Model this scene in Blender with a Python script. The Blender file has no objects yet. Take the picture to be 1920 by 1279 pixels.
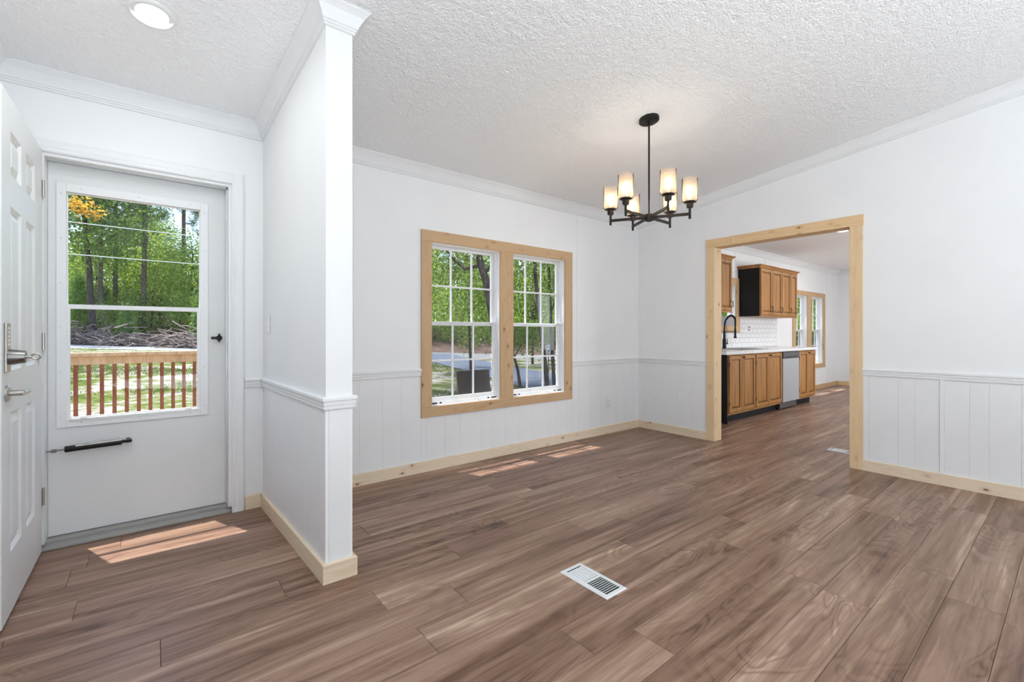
import bpy, math, random
import numpy as np
from mathutils import Vector, Matrix

random.seed(7)
RNG = np.random.default_rng(11)
SC = bpy.context.scene
COL = SC.collection
PI = math.pi

# ------------------------------------------------------------------ camera, world, sun, lights, exposure
CAM_H = 1.15
FPX, HORIZON, YAW = 850.57, 624.53, 0.671008
cam = bpy.data.cameras.new('camera')
cam.sensor_width = 36.0
cam.lens = 36.0 * FPX / 1920.0
cam.shift_y = -(639.5 - HORIZON) / 1920.0
cam.clip_start = 0.02
cam.clip_end = 400
cam_o = bpy.data.objects.new('camera', cam)
cam_o.location = (0, 0, CAM_H)
cam_o.rotation_euler = (PI / 2, 0, -YAW)
COL.objects.link(cam_o)
SC.camera = cam_o

SUN_TRAVEL = Vector((0.108, -0.265, -1.0)).normalized()
world = bpy.data.worlds.new('world')
SC.world = world
world.use_nodes = True
wn = world.node_tree
bg = wn.nodes['Background']
sky = wn.nodes.new('ShaderNodeTexSky')
sky.sky_type = 'NISHITA'
sky.sun_disc = False
sky.sun_elevation = math.radians(74.8)
sky.sun_rotation = math.atan2(-SUN_TRAVEL.x, -SUN_TRAVEL.y)
sky.air_density = 1.0
sky.dust_density = 1.2
wn.links.new(sky.outputs[0], bg.inputs[0])
bg.inputs[1].default_value = 0.26

sun = bpy.data.lights.new('sun', 'SUN')
sun.energy = 6.8
sun.angle = 0.008
sun.color = (1.0, 0.975, 0.945)
sun_o = bpy.data.objects.new('sun', sun)
sun_o.rotation_euler = SUN_TRAVEL.to_track_quat('-Z', 'Y').to_euler()
sun_o.location = (0, 10, 20)
COL.objects.link(sun_o)


def area_light(name, loc, direction, sx, sy, power, color=(1, 1, 1), shape='RECTANGLE', spread=PI):
    l = bpy.data.lights.new(name, 'AREA')
    l.shape = shape
    l.size = sx
    l.size_y = sy
    l.energy = power
    l.color = color
    l.spread = spread
    o = bpy.data.objects.new(name, l)
    o.location = loc
    o.rotation_euler = Vector(direction).to_track_quat('-Z', 'Z').to_euler()
    COL.objects.link(o)
    return o


# added fill lamps out of frame, no fixtures: vault bounce, entry, side, rear
area_light('bounce_fill', (0.9, -2.4, 0.35), (0.0, 0.0, 1), 2.8, 2.8, 172, (0.82, 0.925, 1.0), 'DISK')
area_light('entry_fill', (-0.15, 1.92, 2.67), (0, 0.0, -1), 0.14, 0.14, 5.0, (0.92, 0.98, 1.0), 'DISK')  # added to brighten the entry, no fixture here
area_light('side_fill', (-0.58, -2.6, 1.35), (1, 0.0, 0.15), 2.6, 1.4, 10, (0.90, 0.96, 1.0))  # added side fill, the wall has no window
area_light('rear_fill', (3.5, -5.02, 1.25), (-0.15, 1, 0.0), 1.7, 1.4, 4, (0.88, 0.95, 1.0))  # added fill from the unseen rear wall
# added fill lamp for the kitchen, out of sight behind the opening wall
area_light('kitchen_fill', (8.4, -0.95, 1.4), (0, 1, 0.05), 2.6, 1.3, 74, (0.88, 0.945, 1.0))

SC.view_settings.view_transform = 'Standard'
SC.view_settings.look = 'None'
SC.view_settings.exposure = 0.45
SC.view_settings.gamma = 1.0
SC.view_settings.use_curve_mapping = False
try:
    SC.cycles.max_bounces = 8
    SC.cycles.diffuse_bounces = 5
    SC.cycles.adaptive_threshold = 0.035
    SC.cycles.transparent_max_bounces = 16
    SC.cycles.glossy_bounces = 4
    SC.cycles.caustics_reflective = False
    SC.cycles.caustics_refractive = False
    SC.cycles.sample_clamp_indirect = 6.0
except Exception:
    pass


# ------------------------------------------------------------------ node materials
def srgb(r, g, b):
    def f(c):
        c /= 255.0
        return c / 12.92 if c <= 0.04045 else ((c + 0.055) / 1.055) ** 2.4
    return (f(r), f(g), f(b), 1.0)


class NT:
    def __init__(self, name):
        self.m = bpy.data.materials.new(name)
        self.m.use_nodes = True
        self.t = self.m.node_tree
        self.p = self.t.nodes['Principled BSDF']
        self.out = self.t.nodes['Material Output']

    def n(self, kind, ins=None, **kw):
        nd = self.t.nodes.new('ShaderNode' + kind)
        for k, v in kw.items():
            setattr(nd, k, v)
        for k, v in (ins or {}).items():
            if isinstance(v, bpy.types.NodeSocket):
                self.t.links.new(v, nd.inputs[k])
            else:
                nd.inputs[k].default_value = v
        return nd

    def math(self, op, a, b=0.0, c=0.0):
        return self.n('Math', {0: a, 1: b, 2: c}, operation=op).outputs[0]

    def mix(self, fac, a, b, blend='MIX'):
        nd = self.n('Mix', {0: fac, 6: a, 7: b}, data_type='RGBA', blend_type=blend)
        return nd.outputs[2]

    def ramp(self, fac, stops, interp='LINEAR'):
        nd = self.n('ValToRGB', {0: fac})
        cr = nd.color_ramp
        cr.interpolation = interp
        while len(cr.elements) < len(stops):
            cr.elements.new(0.5)
        for e, (pos, col) in zip(cr.elements, stops):
            e.position = pos
            e.color = col if len(col) == 4 else (*col, 1)
        return nd.outputs[0]

    def set(self, **kw):
        names = {'color': 'Base Color', 'rough': 'Roughness', 'metal': 'Metallic', 'spec': 'Specular IOR Level',
                 'normal': 'Normal', 'emit': 'Emission Color', 'estr': 'Emission Strength', 'coat': 'Coat Weight'}
        for k, v in kw.items():
            s = self.p.inputs[names[k]]
            if isinstance(v, bpy.types.NodeSocket):
                self.t.links.new(v, s)
            else:
                s.default_value = v
        return self

    def bump(self, height, strength, dist):
        return self.n('Bump', {'Height': height, 'Strength': strength, 'Distance': dist}).outputs[0]

    def coords(self, scale=(1, 1, 1), rnd=True):
        tc = self.n('TexCoord').outputs['Object']
        if rnd:
            r = self.n('ObjectInfo').outputs['Random']
            off = self.n('CombineXYZ', {0: self.math('MULTIPLY', r, 37.0), 1: self.math('MULTIPLY', r, 91.0),
                                        2: self.math('MULTIPLY', r, 63.0)}).outputs[0]
            tc = self.n('VectorMath', {0: tc, 1: off}, operation='ADD').outputs[0]
        return self.n('VectorMath', {0: tc, 1: scale}, operation='MULTIPLY').outputs[0]

    def noise(self, vec, scale, detail=2.0, rough=0.5, dist=0.0):
        return self.n('TexNoise', {'Vector': vec, 'Scale': scale, 'Detail': detail, 'Roughness': rough,
                                   'Distortion': dist}).outputs[0]


def plain(name, color, rough=0.5, metal=0.0, spec=0.5, grain=0.0, gscale=40.0):
    t = NT(name)
    v = t.coords(rnd=False)
    n = t.noise(v, gscale, 3.0)
    k = 1.0 - 0.06
    c2 = (color[0] * k, color[1] * k, color[2] * k, 1)
    t.set(color=t.mix(n, color, c2), rough=rough, metal=metal, spec=spec)
    if grain:
        t.set(normal=t.bump(n, grain, 0.002))
    return t.m


def popcorn(name):
    t = NT(name)
    v = t.coords(rnd=False)
    a = t.noise(v, 75.0, 3.0, 0.62)
    vo = t.n('TexVoronoi', {'Vector': v, 'Scale': 95.0}, feature='F1').outputs['Distance']
    h = t.math('ADD', t.math('MULTIPLY', a, 1.0), t.math('MULTIPLY', vo, -0.75))
    t.set(color=(0.91, 0.91, 0.913, 1), rough=0.95, spec=0.1, normal=t.bump(h, 0.6, 0.008))
    return t.m


def plank_material(name):
    t = NT(name)
    r = t.n('ObjectInfo').outputs['Random']
    # growth-ring figure: contour lines of a slow warped field, strong only in patches
    warp = t.noise(t.coords((0.95, 3.0, 1)), 1.6, 2.0, 0.45, 0.9)
    ring = t.math('MULTIPLY_ADD', t.math('SINE', t.math('MULTIPLY', warp, 74.0)), 0.5, 0.5)
    ring = t.math('POWER', ring, 2.2)
    patch = t.ramp(t.noise(t.coords((0.8, 2.6, 1)), 1.7, 1.5, 0.5, 0.4), [(0.46, (0, 0, 0)), (0.66, (1, 1, 1))])
    ring = t.math('MULTIPLY', ring, t.math('MULTIPLY_ADD', patch, 0.85, 0.15))
    broad = t.noise(t.coords((0.62, 7.5, 1)), 1.25, 5.0, 0.60, 1.1)
    streak = t.noise(t.coords((0.9, 34.0, 1)), 1.0, 4.0, 0.62, 0.5)
    fine = t.noise(t.coords((4.0, 190.0, 1)), 1.0, 3.0, 0.6, 0.2)
    mid = t.noise(t.coords((0.7, 2.0, 1)), 1.3, 2.0, 0.5, 0.5)
    f = t.math('ADD', t.math('MULTIPLY', broad, 0.62), t.math('MULTIPLY', streak, 0.36))
    f = t.math('ADD', f, t.math('MULTIPLY', fine, 0.16))
    f = t.math('SUBTRACT', f, t.math('MULTIPLY', ring, 0.105))
    f = t.math('ADD', f, t.math('MULTIPLY', r, 0.075))
    col = t.ramp(f, [(0.38, (0.066, 0.033, 0.021)), (0.48, (0.155, 0.084, 0.056)), (0.58, (0.238, 0.142, 0.101)),
                     (0.68, (0.335, 0.217, 0.162)), (0.80, (0.56, 0.42, 0.33))])
    warm = t.mix(mid, (1.03, 0.95, 0.97, 1), (1.02, 1.06, 0.93, 1))
    col = t.mix(1.0, col, warm, 'MULTIPLY')
    t.set(color=col, rough=t.math('MULTIPLY_ADD', fine, 0.14, 0.33), spec=0.40,
          normal=t.bump(fine, 0.08, 0.001))
    return t.m


def pine(name, axis, tint=(1, 1, 1), knots=True):
    """bare pine; the grain runs along AXIS"""
    t = NT(name)
    lo, hi = 0.55, 9.0
    sc = [hi, hi, hi]
    sc[axis] = lo
    v = t.coords(tuple(sc))
    base = t.noise(v, 1.3, 3.0, 0.55, 0.8)
    rings = t.math('MULTIPLY_ADD', t.math('SINE', t.math('MULTIPLY', base, 46.0)), 0.5, 0.5)
    sc2 = [140.0, 140.0, 140.0]
    sc2[axis] = 4.0
    fine = t.noise(t.coords(tuple(sc2)), 1.0, 2.0)
    f = t.math('ADD', t.math('MULTIPLY', base, 0.62), t.math('MULTIPLY', rings, 0.20))
    f = t.math('ADD', f, t.math('MULTIPLY', fine, 0.16))
    c = lambda r, g, b: (r * tint[0], g * tint[1], b * tint[2], 1)
    col = t.ramp(f, [(0.25, c(0.72, 0.575, 0.41)), (0.5, c(0.79, 0.66, 0.50)), (0.8, c(0.66, 0.495, 0.32))])
    if knots:
        ks = [11.0, 11.0, 11.0]
        ks[axis] = 6.0
        vo = t.n('TexVoronoi', {'Vector': t.coords(tuple(ks)), 'Scale': 1.0, 'Randomness': 1.0}, feature='F1').outputs['Distance']
        k = t.ramp(vo, [(0.0, (1, 1, 1)), (0.06, (1, 1, 1)), (0.10, (0, 0, 0))])
        col = t.mix(k, col, c(0.13, 0.07, 0.035))
        h = t.ramp(vo, [(0.08, (1, 1, 1)), (0.26, (0, 0, 0))])
        col = t.mix(t.math('MULTIPLY', h, 0.35), col, c(0.42, 0.25, 0.12))
    t.set(color=col, rough=0.62, spec=0.3, normal=t.bump(fine, 0.12, 0.001))
    return t.m


def oak(name, axis, dark=1.0):
    t = NT(name)
    sc = [11.0, 11.0, 11.0]
    sc[axis] = 0.8
    base = t.noise(t.coords(tuple(sc)), 1.2, 3.0, 0.6, 1.0)
    sc2 = [120.0, 120.0, 120.0]
    sc2[axis] = 3.0
    fine = t.noise(t.coords(tuple(sc2)), 1.0, 2.0)
    f = t.math('ADD', t.math('MULTIPLY', base, 0.75), t.math('MULTIPLY', fine, 0.25))
    d = dark
    col = t.ramp(f, [(0.30, (0.22 * d, 0.092 * d, 0.022 * d)), (0.5, (0.385 * d, 0.172 * d, 0.042 * d)),
                     (0.72, (0.49 * d, 0.262 * d, 0.090 * d))])
    t.set(color=col, rough=0.42, spec=0.45)
    return t.m


def glass(name, tint=(1, 1, 1), refl=0.4):
    t = NT(name)
    tr = t.n('BsdfTransparent', {0: (*tint, 1)})
    gl = t.n('BsdfGlossy', {'Color': (1, 1, 1, 1), 'Roughness': 0.0})
    fr = t.n('Fresnel', {'IOR': 1.45}).outputs[0]
    ms = t.n('MixShader', {0: t.math('MULTIPLY', fr, refl), 1: tr.outputs[0], 2: gl.outputs[0]})
    t.t.links.new(ms.outputs[0], t.out.inputs[0])
    return t.m


def lamp_glass(name, tint, haze):
    t = NT(name)
    tr = t.n('BsdfTransparent', {0: (*tint, 1)})
    tl = t.n('BsdfTranslucent', {'Color': (1.0, 0.88, 0.74, 1)})
    gl = t.n('BsdfGlossy', {'Color': (1, 1, 1, 1), 'Roughness': 0.02})
    m1 = t.n('MixShader', {0: haze, 1: tr.outputs[0], 2: tl.outputs[0]})
    ms = t.n('MixShader', {0: t.n('Fresnel', {'IOR': 1.14}).outputs[0], 1: m1.outputs[0], 2: gl.outputs[0]})
    t.t.links.new(ms.outputs[0], t.out.inputs[0])
    return t.m


def screen_mesh(name, open_share):
    t = NT(name)
    tr = t.n('BsdfTransparent')
    di = t.n('BsdfDiffuse', {'Color': (0.10, 0.10, 0.10, 1)})
    ms = t.n('MixShader', {0: 1 - open_share, 1: tr.outputs[0], 2: di.outputs[0]})
    t.t.links.new(ms.outputs[0], t.out.inputs[0])
    return t.m


def emitter(name, color, strength):
    t = NT(name)
    t.set(color=(0.9, 0.9, 0.9, 1), emit=(*color, 1), estr=strength, rough=0.4)
    return t.m


def leaf_material(name, c1, c2, c3, trans=0.42):
    t = NT(name)
    r = t.n('NewGeometry').outputs['Random Per Island']
    o = t.n('ObjectInfo').outputs['Random']
    col = t.ramp(r, [(0.0, c1), (0.55, c2), (1.0, c3)])
    col = t.mix(t.math('MULTIPLY', o, 0.35), col, (c2[0] * 0.55, c2[1] * 0.62, c2[2] * 0.7, 1))
    di = t.n('BsdfDiffuse', {'Color': col})
    tl = t.n('BsdfTranslucent', {'Color': t.mix(0.5, col, (c3[0] * 1.2, c3[1] * 1.2, c3[2], 1))})
    ms = t.n('MixShader', {0: trans, 1: di.outputs[0], 2: tl.outputs[0]})
    gl = t.n('BsdfGlossy', {'Roughness': 0.45})
    m2 = t.n('MixShader', {0: 0.05, 1: ms.outputs[0], 2: gl.outputs[0]})
    t.t.links.new(m2.outputs[0], t.out.inputs[0])
    return t.m


def bark_material(name, c1, c2):
    t = NT(name)
    n = t.noise(t.coords((9, 9, 2.2), rnd=False), 2.0, 5.0, 0.65, 0.6)
    t.set(color=t.ramp(n, [(0.35, c1), (0.68, c2)]), rough=0.95, spec=0.1, normal=t.bump(n, 0.8, 0.02))
    return t.m


def ground_material(name, stops, scale, scale2):
    t = NT(name)
    v = t.coords(rnd=False)
    a = t.noise(v, scale, 5.0, 0.6, 0.4)
    b = t.noise(v, scale2, 4.0, 0.65)
    f = t.math('ADD', t.math('MULTIPLY', a, 0.62), t.math('MULTIPLY', b, 0.38))
    t.set(color=t.ramp(f, stops), rough=0.95, spec=0.05, normal=t.bump(b, 0.5, 0.02))
    return t.m


M = {}
M['wall'] = plain('wall_paint', (0.87, 0.872, 0.876, 1), 0.55, spec=0.25, gscale=3.0)
M['trim'] = plain('white_trim_paint', (0.83, 0.832, 0.838, 1), 0.38, spec=0.4, gscale=5.0)
M['door'] = plain('white_door_paint', (0.80, 0.80, 0.80, 1), 0.42, spec=0.4, gscale=4.0)
M['storm'] = plain('storm_door_paint', (0.77, 0.775, 0.775, 1), 0.55, spec=0.3, gscale=6.0)
M['vinyl'] = plain('white_vinyl', (0.84, 0.84, 0.845, 1), 0.35, spec=0.4)
M['alu'] = plain('mill_aluminium', (0.62, 0.63, 0.62, 1), 0.4, 0.6)
M['ceiling'] = popcorn('popcorn_ceiling')
M['plank'] = plank_material('walnut_plank')
M['subfloor'] = plain('subfloor_dark', (0.05, 0.035, 0.028, 1), 0.9)
M['pine_x'] = pine('pine_grain_x', 0)
M['pine_y'] = pine('pine_grain_y', 1)
M['pine_z'] = pine('pine_grain_z', 2)
M['pinew_x'] = pine('window_pine_grain_x', 0, (0.74, 0.60, 0.46))
M['pinew_z'] = pine('window_pine_grain_z', 2, (0.74, 0.60, 0.46))
M['pineo_y'] = pine('opening_pine_grain_y', 1, (0.98, 0.84, 0.64))
M['pineo_z'] = pine('opening_pine_grain_z', 2, (0.99, 0.88, 0.71))
M['black'] = plain('black_metal', (0.008, 0.0075, 0.0075, 1), 0.45, 0.0, 0.3)
M['bronze'] = plain('dark_bronze', (0.022, 0.015, 0.012, 1), 0.42, 0.3, 0.35)
M['blackpaint'] = plain('black_cabinet_paint', (0.008, 0.008, 0.009, 1), 0.55, spec=0.25)
M['nickel'] = plain('satin_nickel', (0.55, 0.53, 0.49, 1), 0.28, 1.0)
M['darknickel'] = plain('dark_nickel', (0.23, 0.22, 0.21, 1), 0.30, 1.0)
M['steel'] = plain('stainless_steel', (0.6, 0.6, 0.6, 1), 0.3, 1.0)
M['oak_z'] = oak('golden_oak_grain_z', 2)
M['oak_x'] = oak('golden_oak_grain_x', 0)
M['oak_dark'] = oak('oak_groove_glaze', 2, 0.22)
M['counter'] = plain('white_counter', (0.85, 0.85, 0.855, 1), 0.25, spec=0.5)
M['tile'] = plain('white_glazed_tile', (0.82, 0.82, 0.83, 1), 0.15, spec=0.5)
M['grout'] = plain('grey_grout', (0.36, 0.36, 0.37, 1), 0.9)
M['appliance'] = plain('light_grey_appliance', (0.43, 0.44, 0.45, 1), 0.35, 0.1)
M['appliance_dark'] = plain('charcoal_control_band', (0.09, 0.09, 0.09, 1), 0.4)
M['glass'] = glass('window_glass', (0.97, 0.985, 0.98))
M['shade'] = lamp_glass('amber_shade_glass', (0.985, 0.95, 0.905), 0.10)
M['bulbglass'] = lamp_glass('bulb_glass', (1.0, 0.98, 0.95), 0.30)
M['filament'] = emitter('bulb_filament', (1.0, 0.72, 0.40), 30.0)
M['led'] = emitter('led_diffuser', (1.0, 0.99, 0.97), 0.45)
M['led_on'] = emitter('led_diffuser_on', (1.0, 0.98, 0.95), 7.0)
M['plate'] = plain('white_plastic', (0.82, 0.82, 0.81, 1), 0.3, spec=0.5)
M['slot'] = plain('dark_slot', (0.03, 0.03, 0.03, 1), 0.7)
M['register'] = plain('white_enamel', (0.78, 0.79, 0.80, 1), 0.35, spec=0.5)
M['duct'] = plain('dark_duct', (0.03, 0.032, 0.035, 1), 0.6)
M['sill'] = plain('weathered_sill', (0.36, 0.35, 0.33, 1), 0.8, grain=0.4, gscale=30)
M['screen'] = screen_mesh('insect_screen', 0.58)
M['cedar_z'] = bark_material('cedar_baluster', (0.22, 0.085, 0.05), (0.40, 0.17, 0.10))
M['cedar_x'] = bark_material('cedar_rail', (0.50, 0.34, 0.20), (0.70, 0.51, 0.33))
M['deck'] = bark_material('deck_board', (0.30, 0.19, 0.11), (0.46, 0.31, 0.19))
M['panel'] = plain('dark_brown_board', (0.055, 0.042, 0.036, 1), 0.6, gscale=8)
M['siding'] = plain('white_siding', (0.75, 0.75, 0.74, 1), 0.6)


# ------------------------------------------------------------------ mesh helpers
class MB:
    def __init__(self):
        self.v, self.f = [], []

    def add(self, verts, faces):
        b = len(self.v)
        self.v += [tuple(p) for p in verts]
        self.f += [tuple(i + b for i in f) for f in faces]
        return self

    def box(self, x0, x1, y0, y1, z0, z1):
        x0, x1 = sorted((x0, x1)); y0, y1 = sorted((y0, y1)); z0, z1 = sorted((z0, z1))
        v = [(x0, y0, z0), (x1, y0, z0), (x1, y1, z0), (x0, y1, z0), (x0, y0, z1), (x1, y0, z1), (x1, y1, z1), (x0, y1, z1)]
        f = [(0, 3, 2, 1), (4, 5, 6, 7), (0, 1, 5, 4), (1, 2, 6, 5), (2, 3, 7, 6), (3, 0, 4, 7)]
        return self.add(v, f)

    def frustum(self, axis, lo, hi, rect0, rect1):
        """two rectangles (a0,a1,b0,b1) at lo and hi along AXIS, joined"""
        def pt(a, b, c):
            return [(c, a, b), (a, c, b), (a, b, c)][axis]
        v = []
        for c, (a0, a1, b0, b1) in ((lo, rect0), (hi, rect1)):
            v += [pt(a0, b0, c), pt(a1, b0, c), pt(a1, b1, c), pt(a0, b1, c)]
        f = [(3, 2, 1, 0), (4, 5, 6, 7), (0, 1, 5, 4), (1, 2, 6, 5), (2, 3, 7, 6), (3, 0, 4, 7)]
        if axis == 1:
            f = [tuple(reversed(q)) for q in f]
        return self.add(v, f)

    def prism(self, poly, axis, lo, hi):
        n = len(poly)
        def pt(a, b, c):
            return [(c, a, b), (a, c, b), (a, b, c)][axis]
        v = [pt(a, b, lo) for a, b in poly] + [pt(a, b, hi) for a, b in poly]
        f = [tuple(range(n - 1, -1, -1)), tuple(range(n, 2 * n))]
        f += [(i, (i + 1) % n, n + (i + 1) % n, n + i) for i in range(n)]
        if axis == 1:
            f = [tuple(reversed(q)) for q in f]
        return self.add(v, f)

    def tube(self, pts, radii, n=10, caps=True):
        pts = [Vector(p) for p in pts]
        if not isinstance(radii, (list, tuple)):
            radii = [radii] * len(pts)
        verts, faces = [], []
        t0 = (pts[1] - pts[0]).normalized()
        ref = Vector((0, 0, 1)) if abs(t0.z) < 0.9 else Vector((1, 0, 0))
        u = t0.cross(ref).normalized()
        for i, p in enumerate(pts):
            t = (pts[min(i + 1, len(pts) - 1)] - pts[max(i - 1, 0)]).normalized()
            u = (u - t * u.dot(t)).normalized()
            w = t.cross(u)
            for k in range(n):
                a = 2 * PI * k / n
                verts.append(p + (u * math.cos(a) + w * math.sin(a)) * radii[i])
        for i in range(len(pts) - 1):
            for k in range(n):
                a, b = i * n + k, i * n + (k + 1) % n
                faces.append((a, b, b + n, a + n))
        if caps:
            faces.append(tuple(range(n - 1, -1, -1)))
            faces.append(tuple((len(pts) - 1) * n + k for k in range(n)))
        return self.add(verts, faces)

    def cyl(self, p0, p1, r0, r1=None, n=16):
        return self.tube([p0, p1], [r0, r0 if r1 is None else r1], n)

    def lathe(self, prof, c=(0, 0, 0), n=24, close=False):
        verts, faces = [], []
        m = len(prof)
        for r, z in prof:
            for k in range(n):
                a = 2 * PI * k / n
                verts.append((c[0] + r * math.cos(a), c[1] + r * math.sin(a), c[2] + z))
        rows = m if close else m - 1
        for i in range(rows):
            for k in range(n):
                a, b = i * n + k, i * n + (k + 1) % n
                j = ((i + 1) % m) * n - i * n
                faces.append((a, b, b + j, a + j))
        if not close:
            faces.append(tuple(range(n - 1, -1, -1)))
            faces.append(tuple((m - 1) * n + k for k in range(n)))
        return self.add(verts, faces)

    def build(self, name, mat, parent=None, smooth=False, bevel=0.0, tilt=None):
        me = bpy.data.meshes.new(name)
        a = np.array(self.v, dtype=float)
        c = (a.min(0) + a.max(0)) / 2
        me.from_pydata([tuple(p) for p in (a - c)], [], self.f)
        me.materials.append(M[mat] if isinstance(mat, str) else mat)
        if smooth:
            me.polygons.foreach_set('use_smooth', [True] * len(me.polygons))
            me.set_sharp_from_angle(angle=math.radians(40))
        me.update()
        o = bpy.data.objects.new(name, me)
        COL.objects.link(o)
        o.location = Vector(c)
        if bevel:
            b = o.modifiers.new('bevel', 'BEVEL')
            b.width = bevel
            b.segments = 2
            b.limit_method = 'ANGLE'
        if parent is not None:
            o.parent = parent
            o.location = Vector(c) - origin(parent)
        return o


def origin(o):
    p = Vector(o.location)
    while o.parent is not None:
        o = o.parent
        p += Vector(o.location)
    return p


def tag(o, label, cat=None, group=None, kind=None):
    o['label'] = label
    if cat:
        o['category'] = cat
    if group:
        o['group'] = group
    if kind:
        o['kind'] = kind
    return o


def thing(name, label, cat, loc=(0, 0, 0), group=None, kind=None):
    o = bpy.data.objects.new(name, None)
    o.empty_display_size = 0.05
    o.location = loc
    COL.objects.link(o)
    return tag(o, label, cat, group, kind)


def struct(o, label, cat):
    return tag(o, label, cat, kind='structure')


def copy_tree(o, parent=None):
    c = o.copy()
    COL.objects.link(c)
    c.parent = parent
    for ch in [x for x in bpy.data.objects if x.parent == o]:
        copy_tree(ch, c)
    return c


# ------------------------------------------------------------------ room dimensions (metres; camera stands over 0,0)
YN = 3.40          # face of the window wall
XL = -0.63         # face of the entry's left wall
XR = 4.682         # face of the wall with the kitchen opening
XRK = 4.80         # its kitchen side
XE = 11.94         # kitchen end wall
YB = -5.1          # living room's rear wall
RIDGE = -0.85
ZC, SL = 2.522, 0.1151
RAIL0, RAIL1 = 0.793, 0.855
BASE = 0.089


def zc(x, y):
    if y >= RIDGE:
        return ZC + SL * (YN - y)
    return ZC + SL * (YN - RIDGE) - SL * (RIDGE - y)


PATH = [(XL, YB), (XL, YN), (0.580, YN), (0.627, 2.168), (0.749, 2.168), (0.749, YN), (XR, YN), (XR, YB)]


def seg_normal(i):
    (x0, y0), (x1, y1) = PATH[i], PATH[i + 1]
    d = Vector((x1 - x0, y1 - y0)).normalized()
    return Vector((d.y, -d.x)), d


def miter(i):
    if i == 0 or i == len(PATH) - 1:
        return seg_normal(0 if i == 0 else i - 1)[0]
    a, b = seg_normal(i - 1)[0], seg_normal(i)[0]
    m = (a + b).normalized()
    return m / max(0.3, m.dot(a))


def sweep(seg, prof, zfun, t0=None, t1=None, steps=1):
    """PROF (out, up) swept along wall segment SEG between fractions t0 and t1; None means mitred at the corner"""
    mb = MB()
    P0, P1 = Vector(PATH[seg]), Vector(PATH[seg + 1])
    nrm, d = seg_normal(seg)
    st = []
    a = 0.0 if t0 is None else t0
    b = 1.0 if t1 is None else t1
    for k in range(steps + 1):
        t = a + (b - a) * k / steps
        m = nrm
        if k == 0 and t0 is None:
            m = miter(seg)
        if k == steps and t1 is None:
            m = miter(seg + 1)
        st.append((P0.lerp(P1, t), m))
    n = len(prof)
    verts, faces = [], []
    for p, m in st:
        for (o, u) in prof:
            q = p + m * o
            verts.append((q.x, q.y, zfun(q.x, q.y) + u))
    for s in range(len(st) - 1):
        for i in range(n):
            j = (i + 1) % n
            faces.append((s * n + i, s * n + j, (s + 1) * n + j, (s + 1) * n + i))
    faces.append(tuple(range(n)))
    faces.append(tuple((len(st) - 1) * n + i for i in reversed(range(n))))
    return mb.add(verts, faces)


CROWN = [(0, 0), (0.066, 0), (0.066, -0.010), (0.056, -0.018), (0.044, -0.030), (0.030, -0.052), (0.022, -0.066),
         (0.022, -0.074), (0.016, -0.076), (0.016, -0.084), (0.010, -0.087), (0.010, -0.096), (0, -0.098)]
RAILP = [(0, 0), (0.008, 0), (0.012, 0.006), (0.012, 0.016), (0.009, 0.018), (0.009, 0.022), (0.015, 0.024), (0.015, 0.034),
         (0.011, 0.036), (0.011, 0.040), (0.020, 0.044), (0.020, 0.056), (0.013, 0.062), (0, 0.062)]
BASEP = [(0, 0), (0.018, 0), (0.018, 0.086), (0.015, BASE), (0, BASE)]


def zero(x, y):
    return 0.0


def xfrac(seg, v, axis):
    a, b = PATH[seg][axis], PATH[seg + 1][axis]
    return (v - a) / (b - a)


# ------------------------------------------------------------------ structure: floor of planks
floor = struct(MB().box(XL - 0.15, XE + 0.15, YB - 0.15, YN + 0.14, -0.22, -0.012).build('floor', 'subfloor'),
               'wood plank floor running through dining room, entry and kitchen', 'floor')
PW, PL, GAP = 0.178, 1.22, 0.0006
plank_cache = {}


def plank_mesh(length, width):
    key = (round(length, 3), round(width, 3))
    if key in plank_cache:
        return plank_cache[key]
    x, y, c = length / 2 - GAP, width / 2 - GAP, 0.0016
    mb = MB()
    v = [(-x, -y, -0.012), (x, -y, -0.012), (x, y, -0.012), (-x, y, -0.012),
         (-x, -y, -c * 0.8), (x, -y, -c * 0.8), (x, y, -c * 0.8), (-x, y, -c * 0.8),
         (-x + c, -y + c, 0), (x - c, -y + c, 0), (x - c, y - c, 0), (-x + c, y - c, 0)]
    f = [(0, 3, 2, 1), (8, 9, 10, 11)]
    for b in (0, 4):
        f += [(b + i, b + (i + 1) % 4, b + 4 + (i + 1) % 4, b + 4 + i) for i in range(4)]
    me = bpy.data.meshes.new('plank')
    me.from_pydata(v, [], f)
    me.materials.append(M['plank'])
    plank_cache[key] = me
    return me


fo = Vector(floor.location)
row = 0
y = YN
prng = random.Random(5)
rear = MB()
while y > YB:
    y1 = max(y - PW, YB)
    x = XL - prng.uniform(0.1, 1.1)
    near = y > -0.35
    while x < XE:
        a, b = max(x, XL), min(x + PL, XE)
        if b - a > 0.03:
            if near:
                o = bpy.data.objects.new('plank', plank_mesh(b - a, y - y1))
                COL.objects.link(o)
                o.parent = floor
                o.location = Vector(((a + b) / 2, (y + y1) / 2, 0)) - fo
            else:
                rear.box(a + GAP, b - GAP, y1 + GAP, y - GAP, -0.012, 0)
        x += PL
    y = y1
rp = rear.build('rear_planks', 'plank', floor)
rp['kind'] = 'stuff'

# ------------------------------------------------------------------ structure: walls, ceilings
W1 = dict(x0=1.832, x1=2.551, z0=0.532, z1=1.914)      # dining window, left unit
W2 = dict(x0=2.702, x1=3.402, z0=0.532, z1=1.914)      # dining window, right unit
K1 = dict(x0=6.55, x1=7.172, z0=1.262, z1=1.906)       # sink window
K2 = dict(x0=9.535, x1=10.14, z0=0.525, z1=1.882)      # kitchen end window, left unit
K3 = dict(x0=10.34, x1=10.996, z0=0.525, z1=1.882)
DX0, DX1, DZ = -0.462, 0.402, 2.105                    # entry door opening


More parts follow.
